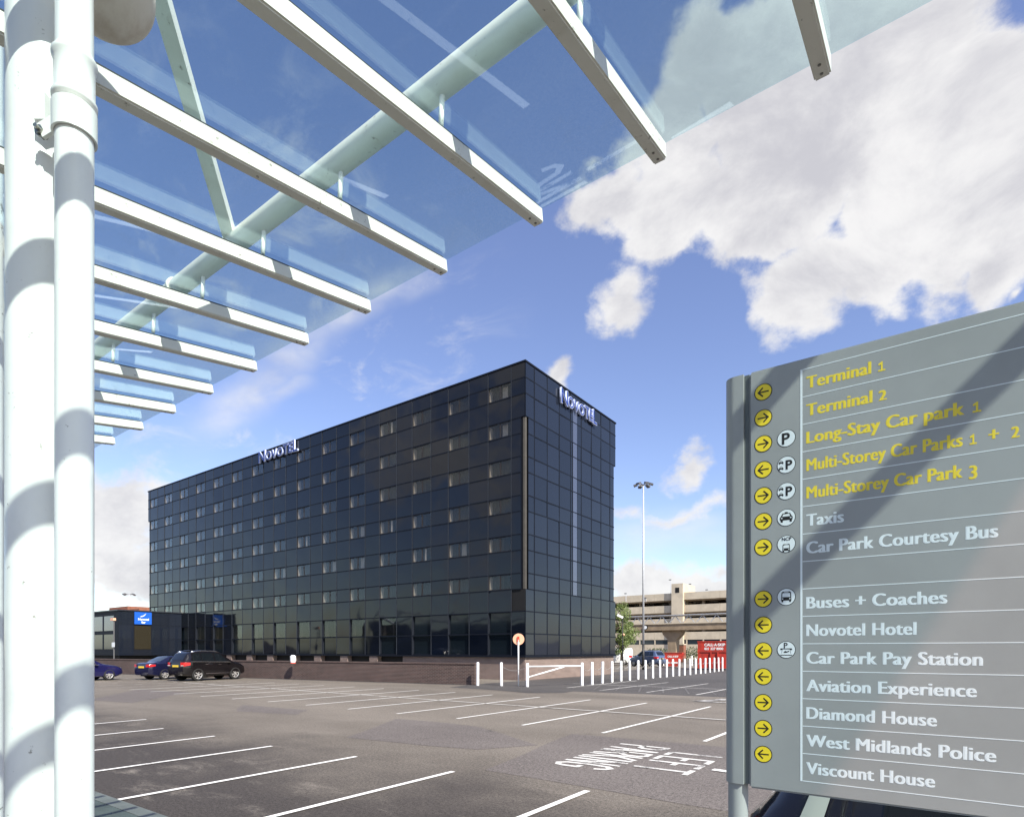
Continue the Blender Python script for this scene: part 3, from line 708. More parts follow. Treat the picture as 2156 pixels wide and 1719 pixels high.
ln_.build('ruled_lines', 'sign_white', sg)
rows = {1: ('Terminal 1', 1864), 2: ('Terminal 2', 1867), 3: ('Long-Stay Car park 1', 2066), 4: ('Multi-Storey Car Parks 1 + 2', 2147), 5: ('Multi-Storey Car Park 3', 2058), 6: ('Taxis', 1777),
        7: ('Car Park Courtesy Bus', 2102), 9: ('Buses + Coaches', 1995), 10: ('Novotel Hotel', 1930), 11: ('Car Park Pay Station', 2070), 12: ('Aviation Experience', 2057), 13: ('Diamond House', 1973), 14: ('West Midlands Police', 2098), 15: ('Viscount House', 1969)}
def one_mesh(h):
    b = MB(); h *= .66
    b.poly([(.30*h, .16*h, .0001), (.50*h, .16*h, .0001), (.50*h, h, .0001), (.33*h, h, .0001), (.30*h, .82*h, .0001)])
    b.poly([(.06*h, .62*h, .0001), (.2999*h, .70*h, .0001), (.2999*h, .96*h, .0001), (.04*h, .80*h, .0001)]); b.poly([(.02*h, 0, .0001), (.76*h, 0, .0001), (.76*h, .1599*h, .0001), (.02*h, .1599*h, .0001)])
    return b.mesh('t')
def shift(me, dx, dy, dz): me.transform(Matrix.Translation((dx, dy, -dz))); return me
def sign_text(txt, size, fitw, x, z, m, name='lettering', par=None, bold=.0032*J):
    # old-style figures: 1 and 2 small, 3 hanging below the line
    segs = []; cur_ = ''
    for ch in txt:
        if ch in '123+':
            if cur_: segs.append(cur_); cur_ = ''
            segs.append(ch)
        else: cur_ += ch
    if cur_: segs.append(cur_)
    xx = 0; mes = []
    for s_ in segs:
        lead = len(s_)-len(s_.lstrip()); trail = len(s_)-len(s_.rstrip()); core_ = s_.strip()
        xx += lead*size*.30
        if core_:
            k = .80 if core_ in '12' else 1.0
            me = one_mesh(size*.80) if core_ == '1' else join_meshes('t', [shift(text_mesh(core_, size*k, .0001, 0, spacing=1.05), q_, 0, (0, .00006, .00012)[(q_ > 0)+2*(q_ < 0)]) for q_ in (-bold, 0, bold)], 'sign_white')
            dy = -.010*J if core_ == '3' else 0
            for v in me.vertices: v.co.x += xx; v.co.y += dy
            xx = max(v.co.x for v in me.vertices)+size*.06; mes.append(me)
        xx += trail*size*.30
    me = join_meshes(name, mes, m); x1 = max(v.co.x for v in me.vertices)
    for v in me.vertices: v.co.x *= fitw/x1
    me.transform(Matrix.Translation((x, YF, z)) @ FRONT)
    return link(name, me, par or sg)
x0t = sgn(1699, 1000)[0]
for n, (txt, ex) in rows.items():
    sign_text(txt, .066*J, sgn(ex, 1000)[0]-x0t, x0t, zline(n)+.030*J, 'sign_yellow' if n <= 5 else 'sign_white')
def disc(cx, cz_, r, y0, y1, m, name, par, seg=40):
    b = MB(); b.prism([(cx+r*math.cos(2*math.pi*k/seg), cz_+r*math.sin(2*math.pi*k/seg)) for k in range(seg)], y0, y1, Matrix.Identity(4)); return b.build(name, m, par)
xa = sgn(1607, 1000)[0]; xp = sgn(1655.5, 1000)[0]
zc_ = lambda n: sgn(1607, 825)[1]-.1049*J*(n-1)
I4 = Matrix.Identity(4)
def polys(lst, cx, cz_, s_, y0, y1, m, name, par):
    b = MB()
    for p in lst: b.prism([(cx+q[0]*s_, cz_+q[1]*s_) for q in p], y0, y1, I4)
    return b.build(name, m, par)
def rect(x0, z0, x1, z1): return [(x0,z0),(x1,z0),(x1,z1),(x0,z1)]
arrow = [[(-.72,-.09),(.45,-.09),(.45,.09),(-.72,.09)], [(.76,.0),(.10,.66),(-.03,.53),(.50,.0)], [(.76,0),(.50,0),(-.03,-.53),(.10,-.66)]]
dirs = 'LRRLRRR-RLLLRRL'
R1 = .0345*J
for n in range(1, 16):
    if dirs[n-1] == '-': continue
    z = zc_(n); o = disc(xa, z, R1, YF-.0001, YS+.001, 'sign_black', 'arrow_disc', sg); disc(xa, z, R1*.90, YF-.0003, YF-.0002, 'disc_yellow', 'disc_face', o)
    k = 1 if dirs[n-1] == 'R' else -1
    polys([[(p[0]*k, p[1]) for p in q] for q in arrow], xa, z, R1*.86, YF-.0005, YF-.0004, 'sign_black', 'arrow_symbol', o)
    if n in (3, 4, 5, 6, 7, 9, 11):
        o = disc(xp, z+.004*J, R1, YF-.0001, YS+.001, 'sign_black', 'pictogram_disc', sg); disc(xp, z+.004*J, R1*.93, YF-.0003, YF-.0002, 'sign_white', 'disc_face', o); z += .004*J
        def glyph(txt, size, x, zz_): link('pictogram', place(text_mesh(txt, size*J, .0001, .0014*J if size > .03 else .0004*J), Matrix.Translation((xp+x*J, YF-.0005, z+zz_*J)) @ FRONT, 'sign_black'), o)
        def pic(lst, s_, dz=0, m='sign_black', y=0): polys(lst, xp, z+dz, s_, YF-.0005-y, YF-.0004-y, m, 'pictogram', o)
        if n == 3: glyph('P', .062, -.016, -.022)
        if n in (4, 5):
            glyph('P', .050, -.002, -.018)
            for cz2 in (.34, -.34):
                pic([[(-.80,cz2-.12),(-.30,cz2-.12),(-.30,cz2+.03),(-.38,cz2+.05),(-.44,cz2+.22),(-.66,cz2+.22),(-.72,cz2+.05),(-.80,cz2+.03)], rect(-.78,cz2-.2,-.68,cz2-.12), rect(-.42,cz2-.2,-.32,cz2-.12)], R1)
                pic([rect(-.64, cz2+.06, -.46, cz2+.16)], R1, 0, 'sign_white', .0002)
        if n == 6:
            pic([[(-.66,-.30),(.66,-.30),(.70,.02),(.58,.16),(.40,.50),(-.40,.50),(-.58,.16),(-.70,.02)], rect(-.60,-.52,-.36,-.30), rect(.36,-.52,.60,-.30), rect(-.16,.50,.16,.64)], R1)
            pic([[(-.42,.14),(.42,.14),(.32,.40),(-.32,.40)], rect(-.56,-.10,-.40,.02), rect(.40,-.10,.56,.02)], R1, 0, 'sign_white', .0002)
        if n in (7, 9):
            s2 = R1*(1.0 if n == 9 else .74); dz = 0 if n == 9 else -.008
            pic([[(-.55,-.42),(.55,-.42),(.50,.52),(.38,.62),(-.38,.62),(-.50,.52)], rect(-.50,-.60,-.32,-.42), rect(.32,-.60,.50,-.42)], s2, dz)
            pic([[(-.43,-.02),(.43,-.02),(.40,.44),(-.40,.44)], rect(-.24,.50,.24,.55), rect(-.46,-.28,-.32,-.15), rect(.32,-.28,.46,-.15)], s2, dz, 'sign_white', .0002)
            if n == 7: glyph('NCP', .018, -.016, .014)
        if n == 11:
            glyph('P', .030, -.0085, .007)
            pic([rect(-.62,.06,.62,.16), rect(-.62,-.66,.62,-.57), rect(-.62,-.02,-.40,.08), rect(.40,-.02,.62,.08), [(-.3,-.30),(-.1,-.12),(.05,-.2),(.3,-.1),(.34,-.2),(.1,-.32),(-.1,-.36)], [(-.50,-.40),(-.44,-.02),(-.41,-.02),(-.47,-.40)], [(.50,-.40),(.44,-.02),(.41,-.02),(.47,-.40)]], R1)

# ------------------------------------------------------------------ vehicles
def lerp_tab(tab, x):
    for (x0, v0), (x1, v1) in zip(tab, tab[1:]):
        if x <= x1: return v0+(v1-v0)*max(0, min(1, (x-x0)/(x1-x0))) if x1 > x0 else v1
    return tab[-1][1]
def car(name, label, cat, loc, rz, spec_, paint, group=None, hi=True, plates=True):
    """x = forward, 0 = rear bumper; spec: L, W, roof profile top(x), belt(x), wheels"""
    root = thing(name, label, cat, loc, rz, group)
    Ln, Wd = spec_['L'], spec_['W']/2; top = spec_['top']; belt = spec_['belt']; wr, (xw0, xw1) = spec_['wr'], spec_['ax']; clr = spec_['clr']
    n = 44; rings = []
    def wx(x):
        e = min(x, Ln-x); return Wd*(1-.20*max(0, 1-e/.55)**2.2)
    def sect(x):
        W_ = wx(x); zt = lerp_tab(top, x); zb = min(lerp_tab(belt, x), zt-.02); cab = max(0, min(1, (zt-zb-.05)/.35))
        zlow = clr + (.10*max(0, 1-min(x, Ln-x)/.5))
        wroof = W_*(.86-.13*cab)
        return [(0, zlow), (W_*.80, zlow), (W_*.96, zlow+.07), (W_*.995, zlow+(zb-zlow)*.35), (W_, zlow+(zb-zlow)*.6), (W_*.985, zb-.03), (W_*.955, zb),
                (W_*.955+(wroof-W_*.955)*.5, zb+(zt-.045-zb)*.5), (wroof, max(zt-.05, zb+.004)), (wroof*.90, zt-.018 if zt-zb > .06 else max(zt-.01, zb+.008)), (wroof*.5, zt), (0, zt+.006)]
    xsn = sorted(set([Ln*i/n for i in range(n+1)]+[p[0] for p in top]))
    b = MB(); m = len(sect(0))
    for x in xsn:
        s_ = sect(x)
        ring = [(x, y, z) for y, z in s_]+[(x, -y, z) for y, z in s_[-2:0:-1]]; b.v += ring
    M = len(ring)
    for k in range(len(xsn)-1):
        for j in range(M): b.f.append((k*M+j, k*M+(j+1) % M, (k+1)*M+(j+1) % M, (k+1)*M+j))
    b.f.append(tuple(range(M))); b.f.append(tuple(range((len(xsn)-1)*M, len(xsn)*M))[::-1])
    body = b.build('body', paint, root, 'auto')
    if hi:
        cb_ = MB()
        for xw in (xw0, xw1):
            cb_.lathe([(0, -Wd-.3), (wr*1.16, -Wd-.3), (wr*1.16, Wd+.3), (0, Wd+.3)], (xw, 0, wr), 36, 'y')
        # lathe axis y: rebuild by hand
        cb_ = MB()
        for xw in (xw0, xw1):
            for sgn_ in (-1, 1):
                seg = 36; i0 = len(cb_.v)
                for yy_ in (sgn_*(Wd-.26), sgn_*(Wd+.2)):
                    for j in range(seg): a = 2*math.pi*j/seg; cb_.v.append((xw+wr*1.15*math.cos(a), yy_, wr+wr*1.15*math.sin(a)))
                for j in range(seg): cb_.f.append((i0+j, i0+(j+1) % seg, i0+seg+(j+1) % seg, i0+seg+j))
                cb_.f.append(tuple(i0+j for j in range(seg))); cb_.f.append(tuple(i0+seg+j for j in range(seg))[::-1])
        cut = cb_.build('cut', 'black'); md = body.modifiers.new('b', 'BOOLEAN'); md.object = cut; md.operation = 'DIFFERENCE'; md.solver = 'EXACT'
        bpy.context.view_layer.update(); dg = bpy.context.evaluated_depsgraph_get(); me = bpy.data.meshes.new_from_object(body.evaluated_get(dg))
        body.modifiers.clear()
        if len(me.polygons) > 200: body.data = me; me.set_sharp_from_angle(angle=math.radians(35))
        bpy.data.objects.remove(cut)
        MB().box(.35, -Wd*.78, clr+.0, Ln-.35, Wd*.78, clr+.24).build('underbody', 'black', root)
    # glazing
    def side_pt(x, v, sg_, off=.006):
        s_ = sect(x); (y0, z0), (y1, z1) = s_[6], s_[8]; nrm = Vector((z1-z0, -(y1-y0))).normalized() if z1 > z0+.05 else Vector((1, 0))
        return (x, sg_*(y0+(y1-y0)*v+nrm.x*off), z0+(z1-z0)*v+nrm.y*off)
    for wi in spec_['side']:
        for sg_ in (-1, 1):
            g_ = MB(); (xb0, xb1, xt0, xt1) = wi; nn, mm = 8, 4
            for i in range(nn+1):
                for j in range(mm+1):
                    v = .06+.86*j/mm; xx = (xb0+(xb1-xb0)*i/nn)*(1-j/mm)+(xt0+(xt1-xt0)*i/nn)*(j/mm); g_.v.append(side_pt(xx, v, sg_))
            for i in range(nn):
                for j in range(mm):
                    a = i*(mm+1)+j; g_.f.append((a, a+1, a+mm+2, a+mm+1))
            g_.build('side_window', spec_.get('qm', 'car_glass') if wi is spec_['side'][0] else 'car_glass', root, True)
    for nm, (xa_, xb_) in (('rear_window', spec_['rw']), ('windscreen', spec_['ws'])):
        g_ = MB(); nn = 6
        for i in range(nn+1):
            x = xa_+(xb_-xa_)*i/nn; s_ = sect(x); dzdx = (lerp_tab(top, x+.02)-lerp_tab(top, x-.02))/.04; nv = Vector((-dzdx, 1)).normalized()*.007
            w9 = s_[9][0]*.97
            for f_ in (-1, -.6, 0, .6, 1):
                zz_ = s_[9][1] if abs(f_) == 1 else (s_[10][1] if f_ else s_[11][1]); g_.v.append((x+nv.x, f_*w9, zz_+nv.y))
        for i in range(nn):
            for j in range(4): a = i*5+j; g_.f.append((a, a+1, a+6, a+5))
        g_.build(nm, spec_.get('rwm', 'car_glass') if nm == 'rear_window' else 'car_glass', root, True)
    # trim line under the windows
    if spec_.get('chrome'):
        for sg_ in (-1, 1):
            xs_ = [spec_['chrome'][0]+(spec_['chrome'][1]-spec_['chrome'][0])*i/12 for i in range(13)]
            MB().tube([side_pt(x, .02, sg_, .010) for x in xs_], .020, 6).build('window_trim', 'chrome', root)
            if spec_.get('sill'): MB().bar((xw0+wr*1.25, sg_*(Wd+.012), clr+.17), (xw1-wr*1.25, sg_*(Wd+.012), clr+.17), .03, .04).build('sill_trim', 'chrome', root)
    if spec_.get('rails'):
        a, b2 = spec_['rails']
        for sg_ in (-1, 1):
            pts = []
            for i in range(9):
                x = a+(b2-a)*i/8; s_ = sect(x); lift = .055*min(1, 4*min(i, 8-i)/8); pts.append((x, sg_*(s_[8][0]-.02), lerp_tab(top, x)-.01+lift))
            MB().tube(pts, .032, 8).build('roof_rail', 'chrome', root, True)
    # wheels
    for xw in (xw0, xw1):
        for sg_ in (-1, 1):
            wh = bpy.data.objects.new('wheel', None); C.objects.link(wh); wh.parent = root; wh.location = (xw, sg_*(Wd-.11), wr); wh.empty_display_size = .1
            t_ = MB(); seg = 32
            prof_ = [(wr*.66, -.10), (wr*.93, -.115), (wr, -.085), (wr, .085), (wr*.93, .115), (wr*.66, .10)]
            for r, y in prof_:
                for j in range(seg): a = 2*math.pi*j/seg; t_.v.append((r*math.cos(a), sg_*y, r*math.sin(a)))
            for k in range(5):
                for j in range(seg): t_.f.append((k*seg+j, k*seg+(j+1) % seg, (k+1)*seg+(j+1) % seg, (k+1)*seg+j))
            t_.build('tyre', 'tyre', wh, True)
            r_ = MB(); rr = wr*.68
            for k in range(seg):
                a0_, a1_ = 2*math.pi*k/seg, 2*math.pi*(k+1)/seg
                r_.poly([(rr*math.cos(a0_), sg_*.10, rr*math.sin(a0_)), (rr*math.cos(a1_), sg_*.10, rr*math.sin(a1_)), (rr*.86*math.cos(a1_), sg_*.085, rr*.86*math.sin(a1_)), (rr*.86*math.cos(a0_), sg_*.085, rr*.86*math.sin(a0_))])
            ns = spec_.get('spokes', 6)
            for k in range(ns):
                a = 2*math.pi*k/ns+.3; ca, sa = math.cos(a), math.sin(a)
                for off in (-.05, .05):
                    r_.bar((0, sg_*.095, 0), (rr*.9*math.cos(a+off*2.2), sg_*.088, rr*.9*math.sin(a+off*2.2)), .028, .02, up=Vector((0, 1, 0)))
            r_.tube([(0, sg_*.07, 0), (0, sg_*.11, 0)], .05, 12); r_.build('rim', 'alloy', wh)
            bk_ = MB().tube([(0, sg_*.02, 0), (0, sg_*.03, 0)], rr, 24); bk_.build('brake_disc', 'black', wh)
    zt0 = lerp_tab(belt, .1)
    for sg_ in (-1, 1):
        y0, y1 = sg_*Wd*.56, sg_*Wd*.90
        lamp = MB(); h0, h1 = spec_['tl']
        xx0 = -.012
        p0 = [(xx0, min(y0, y1), h0), (xx0, max(y0, y1), h0), (xx0, max(y0, y1), h1), (xx0, min(y0, y1), h1)]
        lamp.poly([(xx0, y0, h0), (.02, y1*.97, h0), (.02, y1*.97, h1), (xx0, y0, h1)])
        lamp.poly([(.018, y1*.97, h0), (.36, sg_*(wx(.36)+.010), h0+.06), (.36, sg_*(wx(.36)+.010), h1-.01), (.018, y1*.97, h1)])
        lamp.build('tail_light', 'tail_red', root)
        if spec_.get('tlr'): MB().box(-.016, min(y0, y1)+.02, h0+.02, -.013, max(y0, y1)-.05, h0+.05).build('reverse_light', 'plate_white', root)
        MB().poly([(Ln+.006, sg_*Wd*.45, .62), (Ln-.10, sg_*Wd*.86, .64), (Ln-.12, sg_*Wd*.86, .76), (Ln-.0, sg_*Wd*.45, .72)]).build('headlight', 'plate_white', root)
        mp = MB(); xm = spec_['ws'][0]-.35 if spec_['ws'][0] > spec_['ws'][1] else spec_['ws'][0]+.25; xm = spec_['mx']
        mp.box(xm-.07, sg_*(wx(xm)-.02) if sg_ > 0 else -wx(xm)-.20, lerp_tab(belt, xm)+.02, xm+.07, sg_*(wx(xm)+.20) if sg_ > 0 else -wx(xm)+.02, lerp_tab(belt, xm)+.15); mp.build('wing_mirror', paint, root)
        for xh in spec_['hd']:
            MB().box(xh, sg_*(Wd+.003)-.012, lerp_tab(belt, xh)-.16, xh+.17, sg_*(Wd+.003)+.012, lerp_tab(belt, xh)-.13).build('door_handle', 'chrome' if spec_.get('chrome') else 'black', root)
    if plates:
        MB().box(-.02, -.26, spec_['pl'], -.006, .26, spec_['pl']+.115).build('number_plate', 'plate_yellow', root)
    return root
def squash(sp_, kx, w_):
    sp_ = dict(sp_); sp_['L'] *= kx; sp_['W'] = w_
    for k_ in ('ax', 'rw', 'ws', 'chrome', 'rails', 'hd'):
        if k_ in sp_: sp_[k_] = tuple(v*kx for v in sp_[k_])
    sp_['mx'] *= kx; sp_['top'] = [(a*kx, b) for a, b in sp_['top']]; sp_['belt'] = [(a*kx, b) for a, b in sp_['belt']]; sp_['side'] = [tuple(v*kx for v in q) for q in sp_['side']]
    return sp_
SUV = dict(L=4.75, W=1.93, clr=.26, wr=.375, ax=(.98, 3.84), top=[(0, .95), (.06, 1.16), (.18, 1.34), (.42, 1.62), (.62, 1.70), (1.4, 1.73), (2.6, 1.71), (2.95, 1.62), (3.75, 1.14), (3.95, 1.09), (4.45, 1.0), (4.68, .86), (4.75, .66)],
           belt=[(0, 1.1), (.3, 1.14), (3.6, 1.08), (4.75, .8)], side=[(.55, 1.25, .72, 1.22), (1.30, 2.22, 1.28, 2.18), (2.30, 3.42, 2.26, 2.78)], rw=(.12, .44), ws=(2.98, 3.68), chrome=(.5, 3.45), sill=True, rails=(.62, 2.75), tl=(.88, 1.10), tlr=True, mx=3.2, hd=(1.5, 2.5), pl=.83, spokes=6)
SAL = dict(L=4.84, W=1.85, clr=.20, wr=.325, ax=(1.03, 3.92), top=[(0, .80), (.06, .98), (.20, 1.04), (.60, 1.06), (.85, 1.14), (1.45, 1.40), (1.75, 1.455), (2.3, 1.465), (2.75, 1.42), (3.55, 1.02), (3.75, .97), (4.5, .86), (4.78, .72), (4.84, .58)],
           belt=[(0, .95), (.3, .99), (.9, 1.0), (3.5, .92), (4.84, .72)], side=[(1.15, 2.15, 1.55, 2.12), (2.22, 3.25, 2.20, 2.80)], rw=(.82, 1.48), ws=(2.74, 3.48), rwm='terminal_glass', chrome=(1.1, 3.3), tl=(.78, .94), mx=3.05, hd=(1.55, 2.45), pl=.72, spokes=7)
HAT = dict(L=4.05, W=1.72, clr=.20, wr=.305, ax=(.72, 3.25), top=[(0, .80), (.04, .93), (.12, 1.00), (.38, 1.36), (.55, 1.42), (1.4, 1.46), (2.1, 1.43), (2.35, 1.36), (3.05, .98), (3.25, .93), (3.85, .80), (4.0, .66), (4.05, .52)],
           belt=[(0, .90), (.3, .93), (2.9, .88), (4.05, .68)], side=[(.60, 1.05, .66, 1.05), (1.12, 1.80, 1.12, 1.78), (1.88, 2.80, 1.86, 2.30)], rw=(.13, .39), ws=(2.34, 3.0), tl=(.80, .98), mx=2.6, hd=(1.2, 2.0), pl=.62, spokes=5)
def carpos(px, py, spec_, rear=True, rz_=math.radians(99)):
    """place so that the camera-side (right, +X) rear or front wheel touches the ground at a spot; heading +Y"""
    p = G(px, py); xw = spec_['ax'][0 if rear else 1]
    fw = Vector((math.cos(rz_), math.sin(rz_), 0)); rt_ = Vector((fw.y, -fw.x, 0))
    return p-rt_*(spec_['W']/2-.1)-fw*xw
SUV = squash(SUV, .87, 1.66); SAL = squash(SAL, .92, 1.68)
H90 = math.pi/2; H99 = math.radians(99)
car('parked_suv', 'large black estate off-roader with silver roof rails, beside the brick wall', 'car', carpos(415.6, 1432.8, SUV), H99, SUV, 'car_black', 'cars parked by the brick wall')
car('parked_saloon', 'dark navy saloon with red tail lights half hidden by the tall black car', 'car', carpos(345.7, 1429.6, SAL), H99, SAL, 'car_navy', 'cars parked by the brick wall')
car('parked_car', 'deep blue car whose nose shows beside the white downpipe', 'car', carpos(228.5, 1431, SAL, False), H99, SAL, 'car_blue', 'cars parked by the brick wall')
HATB = dict(HAT); HATB['qm'] = 'pale_reflection'; HATB['side'] = [(.31, .42, .43, .51), (.66, 1.80, .70, 1.78), (1.88, 2.80, 1.86, 2.30)]  # rear quarter pane coloured pale: a reflection put into its colour
car('parked_hatchback', 'dark car close behind the direction sign, rear window at its left', 'car', (-.88, 3.84, 0), 0, HATB, 'car_black')
def far_car(px, dist, rz, sp_, paint, nm, lab):
    p = AT(px, dist); return car(nm, lab, 'car' if nm != 'white_van' else 'van', (p.x, p.y, 0), rz, sp_, paint, 'vehicles beyond the bollards', hi=False)
VAN = dict(L=4.9, W=1.95, clr=.25, wr=.34, ax=(.95, 3.95), top=[(0, 1.9), (.05, 2.02), (.2, 2.08), (3.2, 2.08), (3.6, 1.95), (4.2, 1.25), (4.75, 1.0), (4.9, .65)], belt=[(0, 1.1), (4.0, 1.1), (4.9, .8)],
           side=[(3.1, 4.0, 3.15, 3.55)], rw=(.01, .04), ws=(3.62, 4.15), tl=(.9, 1.2), mx=3.9, hd=(2.8,), pl=.6, spokes=5)
far_car(1332, 72, math.radians(200), VAN, 'car_white', 'white_van', 'white van behind the tall lamp mast')
far_car(1393, 64, math.radians(160), SUV, 'car_steelblue', 'parked_pickup', 'steel blue car left of the small red skip')
far_car(1322, 84, math.radians(215), SAL, 'car_red', 'parked_car', 'dark red car beneath the tree')
far_car(1341, 82, math.radians(215), SAL, 'car_black', 'parked_car', 'black car between the tree and the lamp mast')

# ------------------------------------------------------------------ bollards, chains, barrier
def bollard_mesh():
    b = MB(); b.lathe([(.07, 0), (.07, 1.15), (.064, 1.175), (.03, 1.19), (0, 1.192)], (0,0,0), 20); return b.mesh('bollard', 'bollard_paint', True)
bme = bollard_mesh(); bme.set_sharp_from_angle(angle=math.radians(40))
ordn = ['first','second','third','fourth','fifth','sixth','seventh','eighth','ninth','tenth','eleventh','twelfth','thirteenth','fourteenth','fifteenth','sixteenth','seventeenth','eighteenth','nineteenth','twentieth','twenty-first','twenty-second']
def bollard(p, lab):
    o = link('bollard', bme, loc=p); o.rotation_euler = (random.gauss(0, .012), random.gauss(0, .012), random.uniform(0, 6)); return tag(o, lab, 'bollard', 'white bollards')
Bx = [120,260,402,537,662,782,898,1003,1104,1203,1293,1383,1468,1545,1622,1697,1767,1832,1897,1958,2018,2072]
By = [688,678,657,643,628,617,603,597,587,577,572,562,555,547,540,528,525,517,508,500,493,487]
bp_ = []
for k, (x, y) in enumerate(zip(Bx, By)):
    p = G((1850+x/4.312)*.6527, (2050+y/4.312)*.6527); bp_.append(p)
    if k: bollard(p, ordn[k-1].capitalize()+' white bollard to the right of the swing barrier')
b0, b1, b2 = G(1005.7, 1442.3), G(1055.8, 1443), G(1110.3, 1445)
bollard(b0, 'white bollard standing at the end of the brick wall')
bollard(b1, 'white bollard holding one end of the chain, left of the round sign')
for x, y, l in ((1360, 1402, 'far white bollard near the foot of the lamp mast'), (1385.3, 1401.6, 'far white bollard in front of the steel blue car'), (1396.7, 1400, 'far white bollard against the small red skip'), (1456.8, 1400.8, 'far white bollard between the two red skips')): bollard(G(x, y), l)
k = 2*math.pi/9
for p_x in (1640, 1668): bollard(G(p_x, 1401), 'white bollard beyond the direction sign')
def chain(a, b, lab, sag=.26):
    pts = []; z0 = 1.0
    for i in range(15):
        f = i/14; p = a.lerp(b, f); pts.append((p.x, p.y, z0-sag*4*f*(1-f)))
    return tag(MB().tube(pts, .011, 6).build('chain', 'chain', None, True), lab, 'chain', 'chains between bollards')
chain(b1, b2, 'slack chain passing behind the round sign to the barrier post', .22)
for k in list(range(0, 8))+list(range(15, 21)):
    a, b = bp_[k], bp_[k+1]
    chain(a, b, 'thin chain between the '+(('barrier post' if k == 0 else ordn[k-1]+' bollard'))+' and the '+ordn[k]+' bollard of the row')
gt = thing('swing_barrier', 'white swing barrier with a diagonal brace between two posts', 'barrier', b2)
e = bp_[0]-b2
def post(p): return MB().lathe([(.072, 0), (.072, 1.13), (.065, 1.16), (0, 1.175)], tuple(p), 20).build('post', 'bollard_paint', gt, 'auto')
post((0,0,0)); post(e)
MB().tube([Vector((.0,0,1.0)), e+Vector((0,0,1.0))], .035, 12).build('bar', 'bollard_paint', gt, True)
MB().tube([Vector((0,0,.46)), e*.66+Vector((0,0,.965))], .035, 12).build('brace', 'bollard_paint', gt, True)
MB().tube([e*.03+Vector((0,0,.40)), e*.03+Vector((0,0,1.0))], .012, 8).build('hinge_rod', 'bolt_steel', gt)
rs = G(1091.5, 1443.4); ds = thing('round_road_sign', 'round peach road sign seen from behind on a thin white pole', 'road sign', rs)
MB().tube([(0,0,0), (0,0,2.33)], .032, 12).build('pole', 'bollard_paint', ds, True)
nd = Vector((.45, -.85, 0)).normalized()
zz0 = HC+(HY-1345)/FD*30; c0 = Vector((0, 0, zz0-0))
RM = Matrix.Translation(c0-nd*.045) @ nd.to_track_quat('Z', 'Y').to_matrix().to_4x4()
dm = MB().lathe([(0, -.01), (.285, -.01), (.29, 0), (.285, .004), (0, .004)], (0,0,0), 40); dm.v = [tuple(RM @ Vector(v)) for v in dm.v]; dm.build('disc', 'disc_peach', ds)
fm = MB().lathe([(0, -.016), (.26, -.016), (.27, -.0105), (0, -.0105)], (0,0,0), 40); fm.v = [tuple(RM @ Vector(v)) for v in fm.v]; fm.build('disc_front', 'disc_red', ds)
MB().box(-.05, -.03, zz0-.13, .05, .04, zz0+.14, Matrix.Rotation(TH, 4, 'Z')).build('bracket', 'disc_red', ds)
# small keep signs on the wall
p = G(617, 1424); hl = thing('hazard_lamp', 'small white lit lamp above the brick wall', 'lamp', (W1.x+d_.x*13.5-.1, W1.y+d_.y*13.5-.35, 0))
q = ray(617, 1384); t_ = (hl.location.y)/q.y; hl.location.x = q.x*t_
MB().lathe([(0, 1.05), (.14, 1.05), (.17, 1.16), (.17, 1.42), (.10, 1.50), (0, 1.51)], (0,0,0), 16).build('lamp_body', 'sign_white', hl, 'auto')
MB().lathe([(.0, 1.0), (.16, 1.0), (.16, 1.05), (0, 1.05)], (0,0,0), 16).build('base', 'disc_red', hl)

# ------------------------------------------------------------------ car park building and bridge
YC = 115.0
cpk = thing('multi_storey_car_park', 'beige concrete multi-storey car park with dark open decks', 'car park', (0, YC, 0))
def cX(px): d = ray(px, HY); return d.x/d.y*YC
xa_, xb_ = cX(1200), cX(1800); xt0, xt1 = cX(1416), cX(1440)
bands = [(0, 2.95), (3.9, 5.4), (6.5, 8.1), (9.29, 10.75), (11.8, 13.2)]
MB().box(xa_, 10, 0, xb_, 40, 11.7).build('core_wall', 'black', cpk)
for z0, z1 in bands:
    m_ = MB(); x = xa_; 
    while x < xb_:
        x2 = min(x+6.6, xb_); m_.box(x+.02, 0, z0, x2-.02, .35, z1); x = x2
    m_.build('deck_wall', 'concrete', cpk)
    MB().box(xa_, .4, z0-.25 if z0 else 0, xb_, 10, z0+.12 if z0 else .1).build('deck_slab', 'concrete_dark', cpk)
x = xa_+3
while x < xb_:
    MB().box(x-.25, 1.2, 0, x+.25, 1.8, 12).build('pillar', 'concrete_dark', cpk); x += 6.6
MB().box(xa_, .1, 2.95, xb_, .3, 3.9).build('window_band', 'terminal_glass', cpk)
m_ = MB(); x = xa_
while x < xb_: m_.box(x, .02, 2.951, x+.25, .098, 3.899); x += 3.3
m_.build('window_post', 'concrete', cpk)
MB().box(xt0, -.6, 0, xt1, 6.5, 15.0).build('stair_tower', 'concrete', cpk)
MB().box(xt0+.8, -.64, 13.2, xt0+1.6, -.601, 14.2).build('tower_window', 'black', cpk)
mat('tube_light', (0.8, 0.78, 0.7), 0.5)
x = cX(1285)
while x < cX(1545):
    for z in (11.45, 8.9): MB().box(x, 3+2*random.random(), z, x+1.5, 5.3+.01, z+.12).build('deck_light', 'tube_light', cpk)
    x += 3.3
YB = 80.0
def bX(px): d = ray(px, HY); return d.x/d.y*YB
br_ = thing('footbridge', 'elevated concrete walkway with a lattice roof crossing before the car park', 'bridge', (0, YB, 0))
x0_, x1_ = bX(1305), bX(1800)
MB().box(x0_, 0, 4.6, x1_, 2.6, 5.55).build('deck', 'concrete_dark', br_)
MB().box(x0_, -.12, 5.45, x1_, -.002, 5.6).build('edge_beam', 'concrete', br_)
